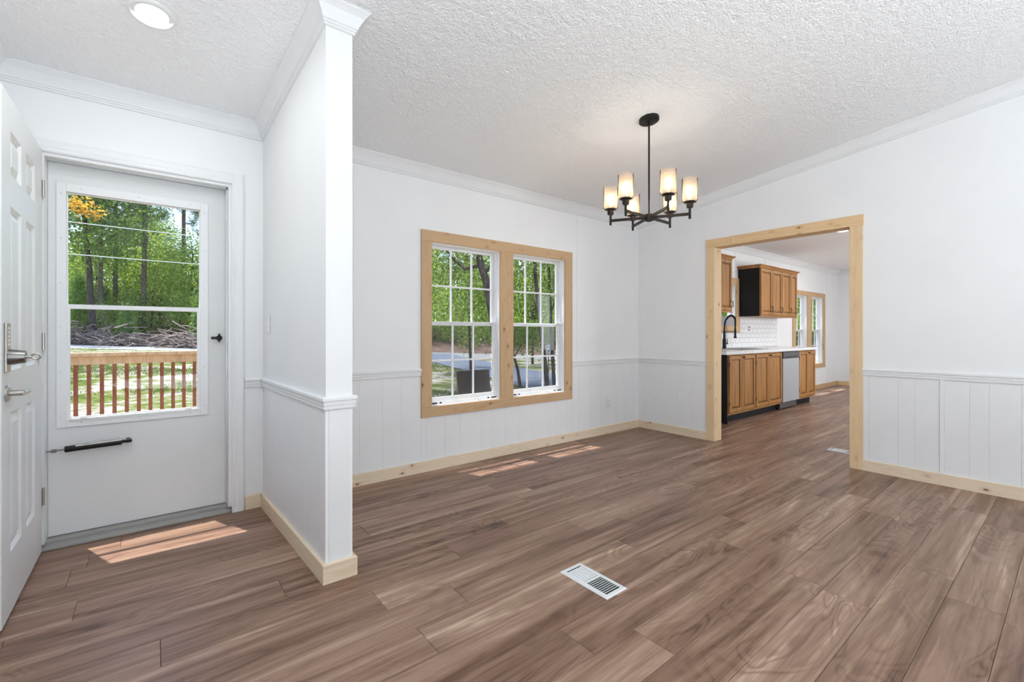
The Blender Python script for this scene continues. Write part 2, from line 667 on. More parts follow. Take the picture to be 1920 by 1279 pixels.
def wall_with_holes(u0, u1, w0, w1, holes, put):
    us = sorted({u0, u1} | {h[0] for h in holes} | {h[1] for h in holes})
    ws = sorted({w0, w1} | {h[2] for h in holes} | {h[3] for h in holes})
    for i in range(len(us) - 1):
        run = None
        for j in range(len(ws) - 1):
            uc, wc = (us[i] + us[i + 1]) / 2, (ws[j] + ws[j + 1]) / 2
            solid = not any(h[0] < uc < h[1] and h[2] < wc < h[3] for h in holes)
            if solid:
                if run is None:
                    run = ws[j]
            elif run is not None:
                put(us[i], us[i + 1], run, ws[j])
                run = None
        if run is not None:
            put(us[i], us[i + 1], run, w1)


mb = MB()
holes = [(DX0, DX1, 0, DZ)] + [(w['x0'], w['x1'], w['z0'], w['z1']) for w in (W1, W2, K1, K2, K3)]
wall_with_holes(XL - 0.15, XE + 0.15, 0.0, ZC + 0.04, holes, lambda a, b, c, d: mb.box(a, b, YN, YN + 0.115, c, d))
wall_n = struct(mb.build('wall_north', 'wall'), 'white wall with the entry door, the double window and the kitchen windows', 'wall')
wall_n['label'] = 'long white wall holding the entry door and the pine-trimmed double window'


def gable(x0, x1, ya, yb, zlo=0.0, top=0.03):
    pts = [(ya, zlo), (yb, zlo), (yb, zc(0, yb) + top)]
    if ya < RIDGE < yb:
        pts.append((RIDGE, zc(0, RIDGE) + top))
    pts.append((ya, zc(0, ya) + top))
    return pts


mb = MB()
mb.prism(gable(0, 0, YB - 0.15, YN), 0, XL - 0.15, XL)
wall_l = struct(mb.build('wall_left', 'wall'), 'white side wall behind the open six-panel entry door', 'wall')

OY0, OY1, OZ = 1.224, 2.450, 2.076                     # rough opening to the kitchen
mb = MB()
mb.prism(gable(0, 0, YB - 0.15, OY0), 0, XR, XRK)
mb.prism(gable(0, 0, OY1, YN), 0, XR, XRK)
mb.prism(gable(0, 0, OY0, OY1, OZ), 0, XR, XRK)
wall_r = struct(mb.build('wall_right', 'wall'), 'white wall with the pine-framed opening to the kitchen', 'wall')

mb = MB()
q = [PATH[2], PATH[3], PATH[4], PATH[5]]
mb.add([(x, y, 0) for x, y in q] + [(x, y, zc(x, y) + 0.02) for x, y in q],
       [(0, 1, 2, 3), (7, 6, 5, 4), (4, 5, 1, 0), (5, 6, 2, 1), (6, 7, 3, 2), (7, 4, 0, 3)])
wall_p = struct(mb.build('wall_partition', 'wall'), 'short white partition wall between entry door and dining area', 'wall')

mb = MB()
holes_b = [(2.65, 4.35, 0.55, 1.95)]
wall_with_holes(XL - 0.15, XRK, 0, ZC + 0.04, holes_b, lambda a, b, c, d: mb.box(a, b, YB - 0.12, YB, c, d))
struct(mb.build('wall_rear', 'wall'), 'white living room wall behind the camera', 'wall')

mb = MB()
t = 0.05
ys = [YN + 0.13, RIDGE, YB - 0.15]
lo = [(yy, zc(0, yy)) for yy in ys]
poly = lo + [(yy, z + t) for yy, z in reversed(lo)]
mb.prism(list(reversed(poly)), 0, XL - 0.15, XRK)
ceil_o = struct(mb.build('ceiling', 'ceiling'), 'sloped white popcorn ceiling over dining room and entry', 'ceiling')
# real relief of the sprayed texture over the part of the vault in view
nx_, ny_ = 470, 330
gxs = np.linspace(XL + 0.002, XR - 0.002, nx_)
gys = np.linspace(-0.30, YN - 0.002, ny_)
hh_ = RNG.uniform(0, 1, (ny_, nx_)) ** 2.0
hh_ = 0.62 * hh_ + 0.38 * (np.roll(hh_, 1, 0) + np.roll(hh_, 1, 1) + np.roll(hh_, -1, 0) + np.roll(hh_, -1, 1)) / 4
gX, gY = np.meshgrid(gxs + 0, gys + 0)
gX = gX + RNG.uniform(-0.003, 0.003, gX.shape)
gY2 = gY + RNG.uniform(-0.003, 0.003, gX.shape)
gZ = ZC + SL * (YN - gY2) - 0.0006 - 0.0068 * hh_
pv = np.stack([gX, gY2, gZ], -1).reshape(-1, 3)
ii = (np.arange(ny_ - 1)[:, None] * nx_ + np.arange(nx_ - 1)[None, :]).ravel()
pf = np.stack([ii, ii + nx_, ii + nx_ + 1, ii + 1], 1)
pme = bpy.data.meshes.new('popcorn_relief')
pme.vertices.add(len(pv))
co_ = Vector(ceil_o.location)
pme.vertices.foreach_set('co', (pv - np.array(co_)).astype(np.float32).ravel())
pme.loops.add(len(pf) * 4)
pme.loops.foreach_set('vertex_index', pf.astype(np.int32).ravel())
pme.polygons.add(len(pf))
pme.polygons.foreach_set('loop_start', np.arange(0, len(pf) * 4, 4, dtype=np.int32))
pme.polygons.foreach_set('loop_total', np.full(len(pf), 4, dtype=np.int32))
pme.materials.append(M['ceiling'])
pme.update(calc_edges=True)
po_ = bpy.data.objects.new('popcorn_relief', pme)
COL.objects.link(po_)
po_.parent = ceil_o
po_['kind'] = 'stuff'
ceil_k = struct(MB().box(XRK, XE + 0.15, -1.15, YN + 0.13, ZC, ZC + 0.05).build('ceiling_kitchen', 'ceiling'),
                'flat white ceiling seen through the kitchen opening', 'ceiling')
struct(MB().box(XE, XE + 0.12, -1.15, YN, 0, ZC).build('wall_end', 'wall'), 'white end wall at the far side of the kitchen', 'wall')
mb = MB()
wall_with_holes(XRK, XE, 0, ZC, [(7.1, 9.7, 0.75, 2.05)], lambda a, b, c, d: mb.box(a, b, -1.12, -1.0, c, d))
struct(mb.build('wall_kitchen_side', 'wall'), 'white kitchen wall facing the sink counter', 'wall')

# wainscot boards below the chair rail, each its own piece
BRD = 0.0028


def board(parent, axis, face, sgn, u0, u1):
    g = 0.0011 if axis == 'y' else 0.0006
    m = MB()
    z0, z1 = BASE, RAIL0 + 0.002
    if axis == 'x':
        m.frustum(1, face + sgn * 0.0015, face, (u0 + g, u1 - g, z0, z1), (u0, u1, z0, z1)) if sgn < 0 else None
    else:
        m.frustum(0, face, face + sgn * BRD, (u0, u1, z0, z1), (u0 + g, u1 - g, z0, z1)) if sgn > 0 else \
            m.frustum(0, face + sgn * BRD, face, (u0 + g, u1 - g, z0, z1), (u0, u1, z0, z1))
    return m.build('wainscot_board', 'trim', parent)


def pattern(a, b, fixed=()):
    cuts = [a] + sorted(c for c in fixed if a < c < b)
    ws = [0.18, 0.155, 0.22, 0.105, 0.16, 0.10]
    k = 0
    x = cuts[-1]
    while b - x > 0.24:
        x += ws[k % len(ws)]
        k += 1
        cuts.append(x)
    cuts.append(b)
    return cuts


c = pattern(0.749, 1.740, (1.05, 1.228, 1.408, 1.564))
for a, b in zip(c, c[1:]):
    board(wall_n, 'x', YN, -1, a, b)
c = pattern(3.505, XR, (3.621, 3.80, 3.98, 4.243, 4.40, 4.56))
for a, b in zip(c, c[1:]):
    board(wall_n, 'x', YN, -1, a, b)
c = [1.740, 1.787, 1.96, 2.12, 2.34, 2.45, 2.61, 2.79, 2.95, 3.17, 3.28, 3.44, 3.505]
for a, b in zip(c, c[1:]):
    m = MB()
    g = 0.0006
    m.frustum(1, YN - 0.0015, YN, (a + g, b - g, BASE, 0.452), (a, b, BASE, 0.452))
    m.build('wainscot_board', 'trim', wall_n)
board(wall_n, 'x', YN, -1, 0.474, 0.580)
c = [2.521, 2.70, 2.86, 3.08, 3.19, 3.34, YN]
for a, b in zip(c, c[1:]):
    board(wall_r, 'y', XR, -1, a, b)
c = [1.152, 1.113, 0.921, 0.820, 0.678, 0.651, 0.517, 0.4175, 0.265, 0.165, 0.02, -0.14, -0.36, -0.47]
for a, b in zip(c, c[1:]):
    if abs(a - 0.678) < 1e-6:
        bt = MB().box(XR - 0.010, XR, 0.651, 0.678, BASE, RAIL0 + 0.002).build('batten', 'trim', wall_r, bevel=0.002)
    else:
        board(wall_r, 'y', XR, -1, b, a)
# partition boards follow its slightly skewed entry face
pn, pd = seg_normal(2)
P2, P3 = Vector(PATH[2]), Vector(PATH[3])
c = [YN, 3.213, 3.09, 3.014, 2.90, 2.778, 2.566, 2.456, 2.237, 2.168]
for a, b in zip(c, c[1:]):
    fa, fb = (YN - a) / (YN - 2.168), (YN - b) / (YN - 2.168)
    A, B = P2.lerp(P3, fa), P2.lerp(P3, fb)
    g = pd * 0.0011
    m = MB()
    z0, z1 = BASE, RAIL0 + 0.002
    Ao, Bo = A + pn * BRD + g, B + pn * BRD - g
    v = []
    for zz in (z0, z1):
        v += [(A.x, A.y, zz), (B.x, B.y, zz), (Bo.x, Bo.y, zz), (Ao.x, Ao.y, zz)]
    m.add(v, [(0, 1, 2, 3), (7, 6, 5, 4), (4, 5, 1, 0), (5, 6, 2, 1), (6, 7, 3, 2), (7, 4, 0, 3)])
    m.build('wainscot_board', 'trim', wall_p)
MB().box(0.640, 0.736, 2.164, 2.168, BASE, RAIL0).build('end_panel', 'trim', wall_p)
# battens on the kitchen's papered wall panels
for bx in (6.05, 7.18, 8.25, 9.36, 11.25):
    MB().box(bx - 0.011, bx + 0.011, YN - 0.004, YN, 1.42 if bx < 8.7 else (2.0 if bx < 9.5 else 0.09), ZC - 0.03).build('batten', 'trim', wall_n)
# barely visible panel seams of the dining wall above the rail
for bx in (1.19, 3.60):
    MB().box(bx - 0.009, bx + 0.009, YN - 0.002, YN, RAIL1, ZC - 0.09).build('batten', 'wall', wall_n)

tn = [0]


def trim(mb_, mat, label, smooth=False, bevel=0.0):
    tn[0] += 1
    o = mb_.build('trim_%d' % tn[0], mat, smooth=smooth, bevel=bevel)
    return struct(o, label, 'trim')


# crown moulding
for seg, lab in ((0, 'crown moulding over the left wall behind the open door'),
                 (1, 'crown moulding along the ceiling above the entry door'),
                 (2, 'sloping crown moulding on the entry side of the partition'),
                 (3, 'crown moulding wrapping the end of the partition'),
                 (4, 'crown moulding on the dining side of the partition'),
                 (5, 'crown moulding along the ceiling above the dining window'),
                 (6, 'sloping crown moulding above the kitchen opening')):
    mb = sweep(seg, CROWN, zc, t1=(xfrac(6, RIDGE, 1) if seg == 6 else None), t0=(xfrac(0, RIDGE, 1) if seg == 0 else None))
    trim(mb, 'trim', lab)
kp = [(YN - o, ZC + u) for o, u in CROWN]
trim(MB().prism(kp, 0, XRK, XE), 'trim', 'crown moulding along the kitchen ceiling above the cabinets')
trim(MB().prism([(XE - o, ZC + u) for o, u in CROWN], 1, -1.0, YN), 'trim', 'crown moulding on the far end wall of the kitchen')

# chair rail
zr = lambda x, y: RAIL0
for seg, a, b, lab in ((1, xfrac(1, 0.474, 0), None, 'short chair rail between entry door casing and partition'),
                       (2, None, None, 'ridged white chair rail on the entry side of the partition'),
                       (3, None, None, 'ridged white chair rail across the end of the partition'),
                       (4, None, None, 'ridged white chair rail on the dining side of the partition'),
                       (5, None, xfrac(5, 1.738, 0), 'ridged white chair rail left of the dining window'),
                       (5, xfrac(5, 3.507, 0), None, 'ridged white chair rail between dining window and corner'),
                       (6, None, xfrac(6, 2.521, 1), 'ridged white chair rail between corner and kitchen opening'),
                       (6, xfrac(6, 1.152, 1), xfrac(6, -1.5, 1), 'ridged white chair rail right of the kitchen opening')):
    trim(sweep(seg, RAILP, zr, a, b), 'trim', lab)

# pine baseboards
def baseboard(name, seg, a, b, mat, lab):
    struct(sweep(seg, BASEP, zero, a, b).build(name, mat), lab, 'baseboard')


baseboard('baseboard_entry', 1, xfrac(1, 0.474, 0), None, 'pine_x', 'short pine baseboard with a dark knot beside the entry door')
baseboard('baseboard_partition', 2, None, None, 'pine_y', 'pine baseboard on the entry side of the partition')
baseboard('baseboard_partition_end', 3, None, None, 'pine_x', 'pine baseboard across the end of the partition')
baseboard('baseboard_partition_inner', 4, None, None, 'pine_y', 'pine baseboard on the dining side of the partition')
baseboard('baseboard_north', 5, None, None, 'pine_x', 'long pine baseboard under the dining window')
baseboard('baseboard_corner', 6, None, xfrac(6, 2.521, 1), 'pine_y', 'pine baseboard between room corner and kitchen opening')
baseboard('baseboard_right', 6, xfrac(6, 1.152, 1), xfrac(6, -2.0, 1), 'pine_y', 'pine baseboard right of the kitchen opening')
baseboard('baseboard_left', 0, xfrac(0, -1.0, 1), None, 'pine_y', 'pine baseboard behind the open entry door')
struct(MB().box(8.70, XE - 0.018, YN - 0.018, YN, 0, BASE).build('baseboard_kitchen', M['pinew_x']), 'pine baseboard under the far kitchen window', 'baseboard')
struct(MB().box(XE - 0.018, XE, -1.0, YN, 0, BASE).build('baseboard_end', M['pineo_y']), 'pine baseboard along the kitchen end wall', 'baseboard')

# pine frame around the kitchen opening
def frame_thing(name, label, cat, loc):
    return thing(name, label, cat, loc, kind='structure')


tn[0] += 1
fr = frame_thing('trim_%d' % tn[0], 'bare pine casing framing the opening to the kitchen', 'trim', (XR, 1.837, 0))
MB().box(XR - 0.018, XR, 2.432, 2.521, 0, 2.058).build('casing_board', 'pineo_z', fr, bevel=0.001)
MB().box(XR - 0.018, XR, 1.152, 1.242, 0, 2.058).build('casing_board', 'pineo_z', fr, bevel=0.001)
MB().box(XR - 0.018, XR, 1.147, 2.255, 2.0585, 2.147).build('header_board', 'pineo_y', fr, bevel=0.001)
MB().box(XR - 0.018, XR, 2.256, 2.524, 2.0585, 2.146).build('header_board', 'pineo_y', fr, bevel=0.001)
MB().box(XR, XRK + 0.018, 2.432, OY1, 0, 2.058).build('jamb_board', 'pineo_z', fr)
MB().box(XR, XRK + 0.018, OY0, 1.242, 0, 2.058).build('jamb_board', 'pineo_z', fr)
MB().box(XR, XRK + 0.018, OY0, OY1, 2.0585, OZ).build('head_jamb', 'pineo_y', fr)


# ------------------------------------------------------------------ windows
wn_ = [0]


def sash(parent, x0, x1, z0, z1, y0, y1, stile, cols, rows, name, bottom=None):
    s = MB()
    bt = bottom or stile
    s.box(x0, x0 + stile, y0, y1, z0, z1)
    s.box(x1 - stile, x1, y0, y1, z0, z1)
    s.box(x0 + stile, x1 - stile, y0, y1, z1 - stile, z1)
    s.box(x0 + stile, x1 - stile, y0, y1, z0, z0 + bt)
    so = s.build(name, 'vinyl', parent)
    gx0, gx1, gz0, gz1 = x0 + stile, x1 - stile, z0 + bt, z1 - stile
    ym = (y0 + y1) / 2
    mw = 0.0075
    xs = [gx0 + (gx1 - gx0) * k / cols for k in range(cols + 1)]
    zs = [gz0 + (gz1 - gz0) * k / rows for k in range(rows + 1)]
    for xx in xs[1:-1]:
        MB().box(xx - mw, xx + mw, ym - 0.006, ym + 0.006, gz0, gz1).build('muntin', 'vinyl', so)
    for zz in zs[1:-1]:
        for a, b in zip(xs, xs[1:]):
            a2 = a + (mw if a > gx0 + 1e-6 else 0)
            b2 = b - (mw if b < gx1 - 1e-6 else 0)
            MB().box(a2, b2, ym - 0.006, ym + 0.006, zz - mw, zz + mw).build('muntin', 'vinyl', so)
    for a, b in zip(xs, xs[1:]):
        for c_, d_ in zip(zs, zs[1:]):
            m = MB()
            m.add([(a, ym, c_), (b, ym, c_), (b, ym, d_), (a, ym, d_)], [(0, 1, 2, 3)])
            m.build('pane', 'glass', so)
    return so


def double_hung(root, w, split=None, cols=3, rows=2, screen=True):
    x0, x1, z0, z1 = w['x0'], w['x1'], w['z0'], w['z1']
    zm = split or (z0 + z1) / 2 + 0.005
    j = MB()
    th, yb = 0.008, YN + 0.118
    j.box(x0, x0 + th, YN + 0.001, yb, z0, z1).box(x1 - th, x1, YN + 0.001, yb, z0, z1)
    j.box(x0 + th, x1 - th, YN + 0.001, yb, z1 - th, z1).box(x0 + th, x1 - th, YN + 0.001, yb + 0.10, z0, z0 + th)
    # sash stops that stand out of the jambs
    for s0, s1 in ((x0 + th, x0 + th + 0.007), (x1 - th - 0.007, x1 - th)):
        j.box(s0, s1, YN + 0.046, YN + 0.056, z0 + th, z1 - th)
        j.box(s0, s1, YN + 0.0825, YN + 0.087, z0 + th, z1 - th)
    j.build('jamb_frame', 'vinyl', root)
    lo = sash(root, x0 + 0.009, x1 - 0.009, z0 + 0.030, zm + 0.018, YN + 0.058, YN + 0.082, 0.024, cols, rows, 'lower_sash', 0.034)
    sash(root, x0 + 0.009, x1 - 0.009, zm - 0.016, z1 - 0.009, YN + 0.088, YN + 0.110, 0.024, cols, rows, 'upper_sash')
    MB().box(x0 + 0.03, x1 - 0.03, YN + 0.050, YN + 0.0575, zm + 0.004, zm + 0.014).build('sash_rail_lip', 'alu', lo)
    MB().box(x0 + 0.014, x1 - 0.014, YN + 0.030, YN + 0.082, z0 + 0.0085, z0 + 0.0295).build('sill_track', 'vinyl', root)
    for a, b in ((x0 + 0.02, x0 + 0.075), (x0 + 0.10, x0 + 0.118), (x1 - 0.075, x1 - 0.02), (x1 - 0.118, x1 - 0.10)):
        MB().box(a, b, YN + 0.0275, YN + 0.0298, z0 + 0.014, z0 + 0.026).build('tilt_slot', 'slot', root)
    if screen:
        m = MB()
        ys_ = YN + 0.1145
        m.add([(x0 + 0.02, ys_, z0 + 0.02), (x1 - 0.02, ys_, z0 + 0.02), (x1 - 0.02, ys_, zm), (x0 + 0.02, ys_, zm)], [(0, 1, 2, 3)])
        m.build('insect_screen', 'screen', root)


def window_trim(root, ox0, ox1, oz0, oz1, ix0, ix1, iz0, iz1, mul=None):
    y0, y1 = YN - 0.019, YN - 0.0005
    MB().box(ox0, ox1, y0, y1, iz1, oz1).build('casing_board', 'pinew_x', root, bevel=0.0012)
    MB().box(ox0, ox1, y0, y1, oz0, iz0).build('casing_board', 'pinew_x', root, bevel=0.0012)
    MB().box(ox0, ix0, y0, y1, iz0 + 0.0005, iz1 - 0.0005).build('casing_board', 'pinew_z', root, bevel=0.0012)
    MB().box(ix1, ox1, y0, y1, iz0 + 0.0005, iz1 - 0.0005).build('casing_board', 'pinew_z', root, bevel=0.0012)
    if mul:
        MB().box(mul[0], mul[1], y0, y1, iz0 + 0.0005, iz1 - 0.0005).build('mullion_board', 'pinew_z', root, bevel=0.0012)


def window(name_label, loc):
    wn_[0] += 1
    return thing('window_%d' % wn_[0], name_label, 'window', loc, kind='structure')


win = window('double white window with grid panes and wide pine trim in dining area', (2.62, YN, 0.45))
window_trim(win, 1.738, 3.507, 0.450, 2.007, 1.832, 3.402, 0.534, 1.913, (2.551, 2.702))
double_hung(win, W1, 1.232)
double_hung(win, W2, 1.232)
win = window('small pine-trimmed window behind the kitchen faucet', (6.86, YN, 1.15))
window_trim(win, 6.42, 7.300, 1.165, 2.008, 6.55, 7.172, 1.262, 1.906)
double_hung(win, K1, None, 2, 1, False)
win = window('double window with pine trim beyond the kitchen counter', (10.26, YN, 0.44))
window_trim(win, 9.415, 11.12, 0.435, 1.972, 9.535, 10.996, 0.525, 1.882, (10.14, 10.34))
double_hung(win, K2, 1.20, 3, 2)
double_hung(win, K3, 1.20, 3, 2)

# ------------------------------------------------------------------ entry: casing, sill, storm door, open six-panel door
tn[0] += 1
cas = frame_thing('trim_%d' % tn[0], 'white moulded casing and frame around the entry door', 'trim', (0, YN, 0))
CASP = [(0.0, 0.0), (0.012, 0.0), (0.016, 0.008), (0.014, 0.020), (0.017, 0.030), (0.017, 0.058), (0.011, 0.068), (0.0, 0.068)]
# right leg: profile (out, across)
MB().prism([(DX1 + u, YN - o) for o, u in CASP], 2, 0.0, DZ + 0.068).build('casing_leg', 'trim', cas)
MB().prism([(YN - o, DZ + u) for o, u in CASP], 0, DX0 - 0.068, DX1).build('casing_head', 'trim', cas)
MB().prism([(DX0 - u, YN - o) for o, u in reversed(CASP)], 2, 0.0, DZ).build('casing_leg', 'trim', cas)
MB().box(DX1 - 0.018, DX1, YN + 0.001, YN + 0.13, 0.036, DZ).build('door_jamb', 'trim', cas)
MB().box(DX0, DX0 + 0.018, YN + 0.001, YN + 0.13, 0.036, DZ).build('door_jamb', 'trim', cas)
MB().box(DX0 + 0.018, DX1 - 0.018, YN + 0.001, YN + 0.13, DZ - 0.018, DZ).build('head_jamb', 'trim', cas)
MB().box(DX1 - 0.026, DX1 - 0.018, YN + 0.048, YN + 0.058, 0.05, DZ - 0.018).build('weather_strip', 'alu', cas)
MB().box(DX0 + 0.018, DX1 - 0.018, YN + 0.048, YN + 0.058, DZ - 0.026, DZ - 0.018).build('weather_strip', 'alu', cas)
st = MB().box(DX1 - 0.0195, DX1 - 0.018, YN + 0.012, YN + 0.040, 0.84, 0.92).build('strike_plate', 'nickel', cas)
MB().box(DX1 - 0.0195, DX1 - 0.018, YN + 0.012, YN + 0.040, 1.02, 1.09).build('strike_plate', 'nickel', cas)
tn[0] += 1
sl_ = frame_thing('trim_%d' % tn[0], 'weathered grey door sill below the storm door', 'trim', (0, YN, 0))
MB().box(DX0 + 0.001, DX1 - 0.001, YN - 0.012, YN + 0.055, 0.0, 0.018).build('sill_nosing', 'sill', sl_, bevel=0.005)
MB().box(DX0 + 0.001, DX1 - 0.001, YN + 0.055, YN + 0.20, 0.0, 0.034).build('sill_board', 'sill', sl_, bevel=0.004)

YS = YN + 0.10          # inner face of the storm door
sd = thing('door_1', 'white storm door with a large two-sash window and black closer', 'door', (-0.03, YS, 0.05), kind='structure')
mb = MB()
wall_with_holes(DX0 + 0.019, DX1 - 0.0195, 0.040, DZ - 0.0195, [(-0.372, 0.243, 0.672, 1.934)],
                lambda a, b, c_, d_: mb.box(a, b, YS, YS + 0.030, c_, d_))
mb.build('door_slab', 'storm', sd)
# flat seams of the door skin
MB().box(DX0 + 0.024, DX1 - 0.028, YS - 0.0012, YS, 0.046, 0.620).build('lower_skin', 'storm', sd, bevel=0.0005)
fl = MB()
fx0, fx1, fz0, fz1 = -0.410, 0.283, 0.628, 1.978
gx0, gx1, gz0, gz1 = -0.370, 0.241, 0.674, 1.932
yf = YS - 0.010
fl.box(fx0, gx0, yf, YS, fz0, fz1).box(gx1, fx1, yf, YS, fz0, fz1)
fl.box(gx0, gx1, yf, YS, gz1, fz1).box(gx0, gx1, yf, YS, fz0, gz0)
wf = fl.build('window_frame', 'vinyl', sd, bevel=0.002)
for k in range(6):
    for xx in (-0.391, 0.264):
        z = fz0 + 0.06 + k * 0.246
        MB().cyl((xx, yf - 0.002, z), (xx, yf, z), 0.004, n=8).build('screw', 'alu', wf)
for k in range(3):
    for zz in (fz0 + 0.022, fz1 - 0.022):
        x = fx0 + 0.10 + k * 0.25
        MB().cyl((x, yf - 0.002, zz), (x, yf, zz), 0.004, n=8).build('screw', 'alu', wf)


def storm_sash(name, x0, x1, z0, z1, y0, y1, s, top):
    m = MB()
    m.box(x0, x0 + s, y0, y1, z0, z1).box(x1 - s, x1, y0, y1, z0, z1)
    m.box(x0 + s, x1 - s, y0, y1, z0, z0 + s).box(x0 + s, x1 - s, y0, y1, z1 - top, z1)
    o = m.build(name, 'vinyl', sd)
    ym = (y0 + y1) / 2
    MB().add([(x0 + s, ym, z0 + s), (x1 - s, ym, z0 + s), (x1 - s, ym, z1 - top), (x0 + s, ym, z1 - top)], [(0, 1, 2, 3)]).build('pane', 'glass', o)
    return o


storm_sash('upper_sash', -0.371, 0.242, 1.285, 1.933, YS + 0.012, YS + 0.022, 0.006, 0.006)
ls = storm_sash('lower_sash', -0.373, 0.243, 0.664, 1.310, YS - 0.004, YS + 0.010, 0.018, 0.022)
MB().box(-0.36, 0.23, YS - 0.012, YS - 0.004, 0.656, 0.668).build('sash_sill', 'alu', sd)
for xx in (-0.30, 0.18):
    MB().box(xx - 0.014, xx + 0.014, YS - 0.014, YS - 0.004, 0.668, 0.676).build('sash_latch', 'alu', sd)
kb = MB().cyl((0.343, YS - 0.012, 1.118), (0.343, YS, 1.118), 0.017, n=16).build('handle_rose', 'black', sd, True)
MB().cyl((0.343, YS - 0.034, 1.118), (0.343, YS - 0.010, 1.118), 0.008, n=12).build('push_button', 'black', kb, True)
MB().box(0.296, 0.356, YS - 0.036, YS - 0.024, 1.110, 1.126).build('latch_lever', 'black', kb, bevel=0.004)
MB().box(0.338, 0.348, YS - 0.014, YS - 0.002, 1.092, 1.146).build('latch_plate', 'black', kb, bevel=0.002)
cl = MB().cyl((-0.372, YS - 0.045, 0.5145), (-0.135, YS - 0.045, 0.522), 0.0165, n=18).build('closer_tube', 'black', sd, True)
MB().cyl((-0.448, YS - 0.045, 0.512), (-0.372, YS - 0.045, 0.5145), 0.004, n=8).build('closer_rod', 'darknickel', cl, True)
MB().box(-0.424, -0.404, YS - 0.054, YS - 0.037, 0.504, 0.521).build('closer_clip', 'darknickel', cl, bevel=0.001)
MB().box(-0.16, -0.091, YS - 0.053, YS - 0.037, 0.515, 0.533).build('closer_end', 'black', cl, bevel=0.003)
MB().box(-0.118, -0.100, YS - 0.040, YS, 0.512, 0.534).build('closer_bracket', 'black', cl)

# main door, swung open; its face looks right
XD = -0.449
DT = 0.044
md = thing('door_2', 'open white six-panel entry door with keypad deadbolt and lever', 'door', (XD - 0.02, 2.98, 0.012), kind='structure')
DY0, DY1, DZ0, DZ1 = 2.566, 3.372, 0.014, 2.103
colsY = ((2.705, 2.900), (3.000, 3.190))
rowsZ = ((0.262, 0.826), (0.998, 1.665), (1.792, 1.972))
mb = MB()
hol = [(a, b, c_, d_) for a, b in colsY for c_, d_ in rowsZ]
wall_with_holes(DY0, DY1, DZ0, DZ1, hol, lambda a, b, c_, d_: mb.box(XD - DT, XD, a, b, c_, d_))
for a, b, c_, d_ in hol:
    mb.box(XD - DT + 0.012, XD - 0.013, a, b, c_, d_)
mb.build('door_slab', 'door', md)
for a, b, c_, d_ in hol:
    p = MB()
    e = 0.014
    # sloping moulding from the frame down into the recess, then the raised field
    for (u0, u1, v0, v1, du, dv) in ((a, b, c_, c_, 0, 1), (a, b, d_, d_, 0, -1), (a, a, c_, d_, 1, 0), (b, b, c_, d_, -1, 0)):
        if dv:
            q = [(XD - 0.0005, u0, v0), (XD - 0.0005, u1, v0), (XD - 0.0125, u1 - e, v0 + dv * e), (XD - 0.0125, u0 + e, v0 + dv * e)]
        else:
            q = [(XD - 0.0005, u0, v0), (XD - 0.0005, u0, v1), (XD - 0.0125, u0 + du * e, v1 - e), (XD - 0.0125, u0 + du * e, v0 + e)]
        p.add(q, [(0, 1, 2, 3)])
    p.frustum(0, XD - 0.0128, XD - 0.003, (a + 0.022, b - 0.022, c_ + 0.022, d_ - 0.022), (a + 0.046, b - 0.046, c_ + 0.046, d_ - 0.046))
    p.build('door_panel', 'door', md)
kp_ = MB().box(XD, XD + 0.008, 2.600, 2.668, 0.995, 1.190).build('keypad_plate', 'nickel', md, bevel=0.003)
for r_ in range(5):
    MB().box(XD + 0.008, XD + 0.010, 2.622, 2.646, 1.100 + r_ * 0.016, 1.110 + r_ * 0.016).build('keypad_button', 'plate', kp_)
dbt = MB().lathe([(0.031, 0), (0.031, 0.004), (0.027, 0.030), (0.024, 0.046)], n=24)
dbt.v = [(XD + 0.008 + z, 2.634 + x, 1.055 + y) for x, y, z in dbt.v]
db = dbt.build('deadbolt', 'darknickel', md, True)
MB().cyl((XD + 0.054, 2.634, 1.055), (XD + 0.070, 2.634, 1.055), 0.006, n=10).build('key_blade', 'nickel', db, True)
ring = MB()
ring.tube([(XD + 0.082 + 0.013 * math.cos(t_), 2.634, 1.055 + 0.011 * math.sin(t_)) for t_ in np.linspace(0, 2 * PI, 18)], 0.004, 6)
ring.build('key_bow', 'nickel', db, True)
MB().tube([(XD + 0.088, 2.634, 1.046), (XD + 0.090, 2.636, 1.032), (XD + 0.089, 2.634, 1.020)], 0.0018, 6).build('key_ring', 'nickel', db)
rsb = MB().lathe([(0.032, 0), (0.032, 0.006), (0.024, 0.012)], n=24)
rsb.v = [(XD + z, 2.634 + x, 0.912 + y) for x, y, z in rsb.v]
rs = rsb.build('lever_rose', 'nickel', md, True)
MB().cyl((XD + 0.010, 2.634, 0.912), (XD + 0.048, 2.634, 0.912), 0.012, n=14).build('lever_neck', 'nickel', rs, True)
MB().tube([(XD + 0.046, 2.628, 0.912), (XD + 0.052, 2.66, 0.912), (XD + 0.050, 2.70, 0.911), (XD + 0.046, 2.745, 0.909)], [0.011, 0.010, 0.009, 0.008], 12).build('lever_arm', 'nickel', rs, True)
MB().box(XD - 0.036, XD - 0.010, DY0 - 0.0015, DY0, 0.885, 0.940).build('latch_plate', 'nickel', md)
for zz in (0.25, 1.06, 1.86):
    MB().cyl((XD + 0.004, DY1 + 0.010, zz), (XD + 0.004, DY1 + 0.010, zz + 0.09), 0.007, n=10).build('hinge', 'nickel', md, True)

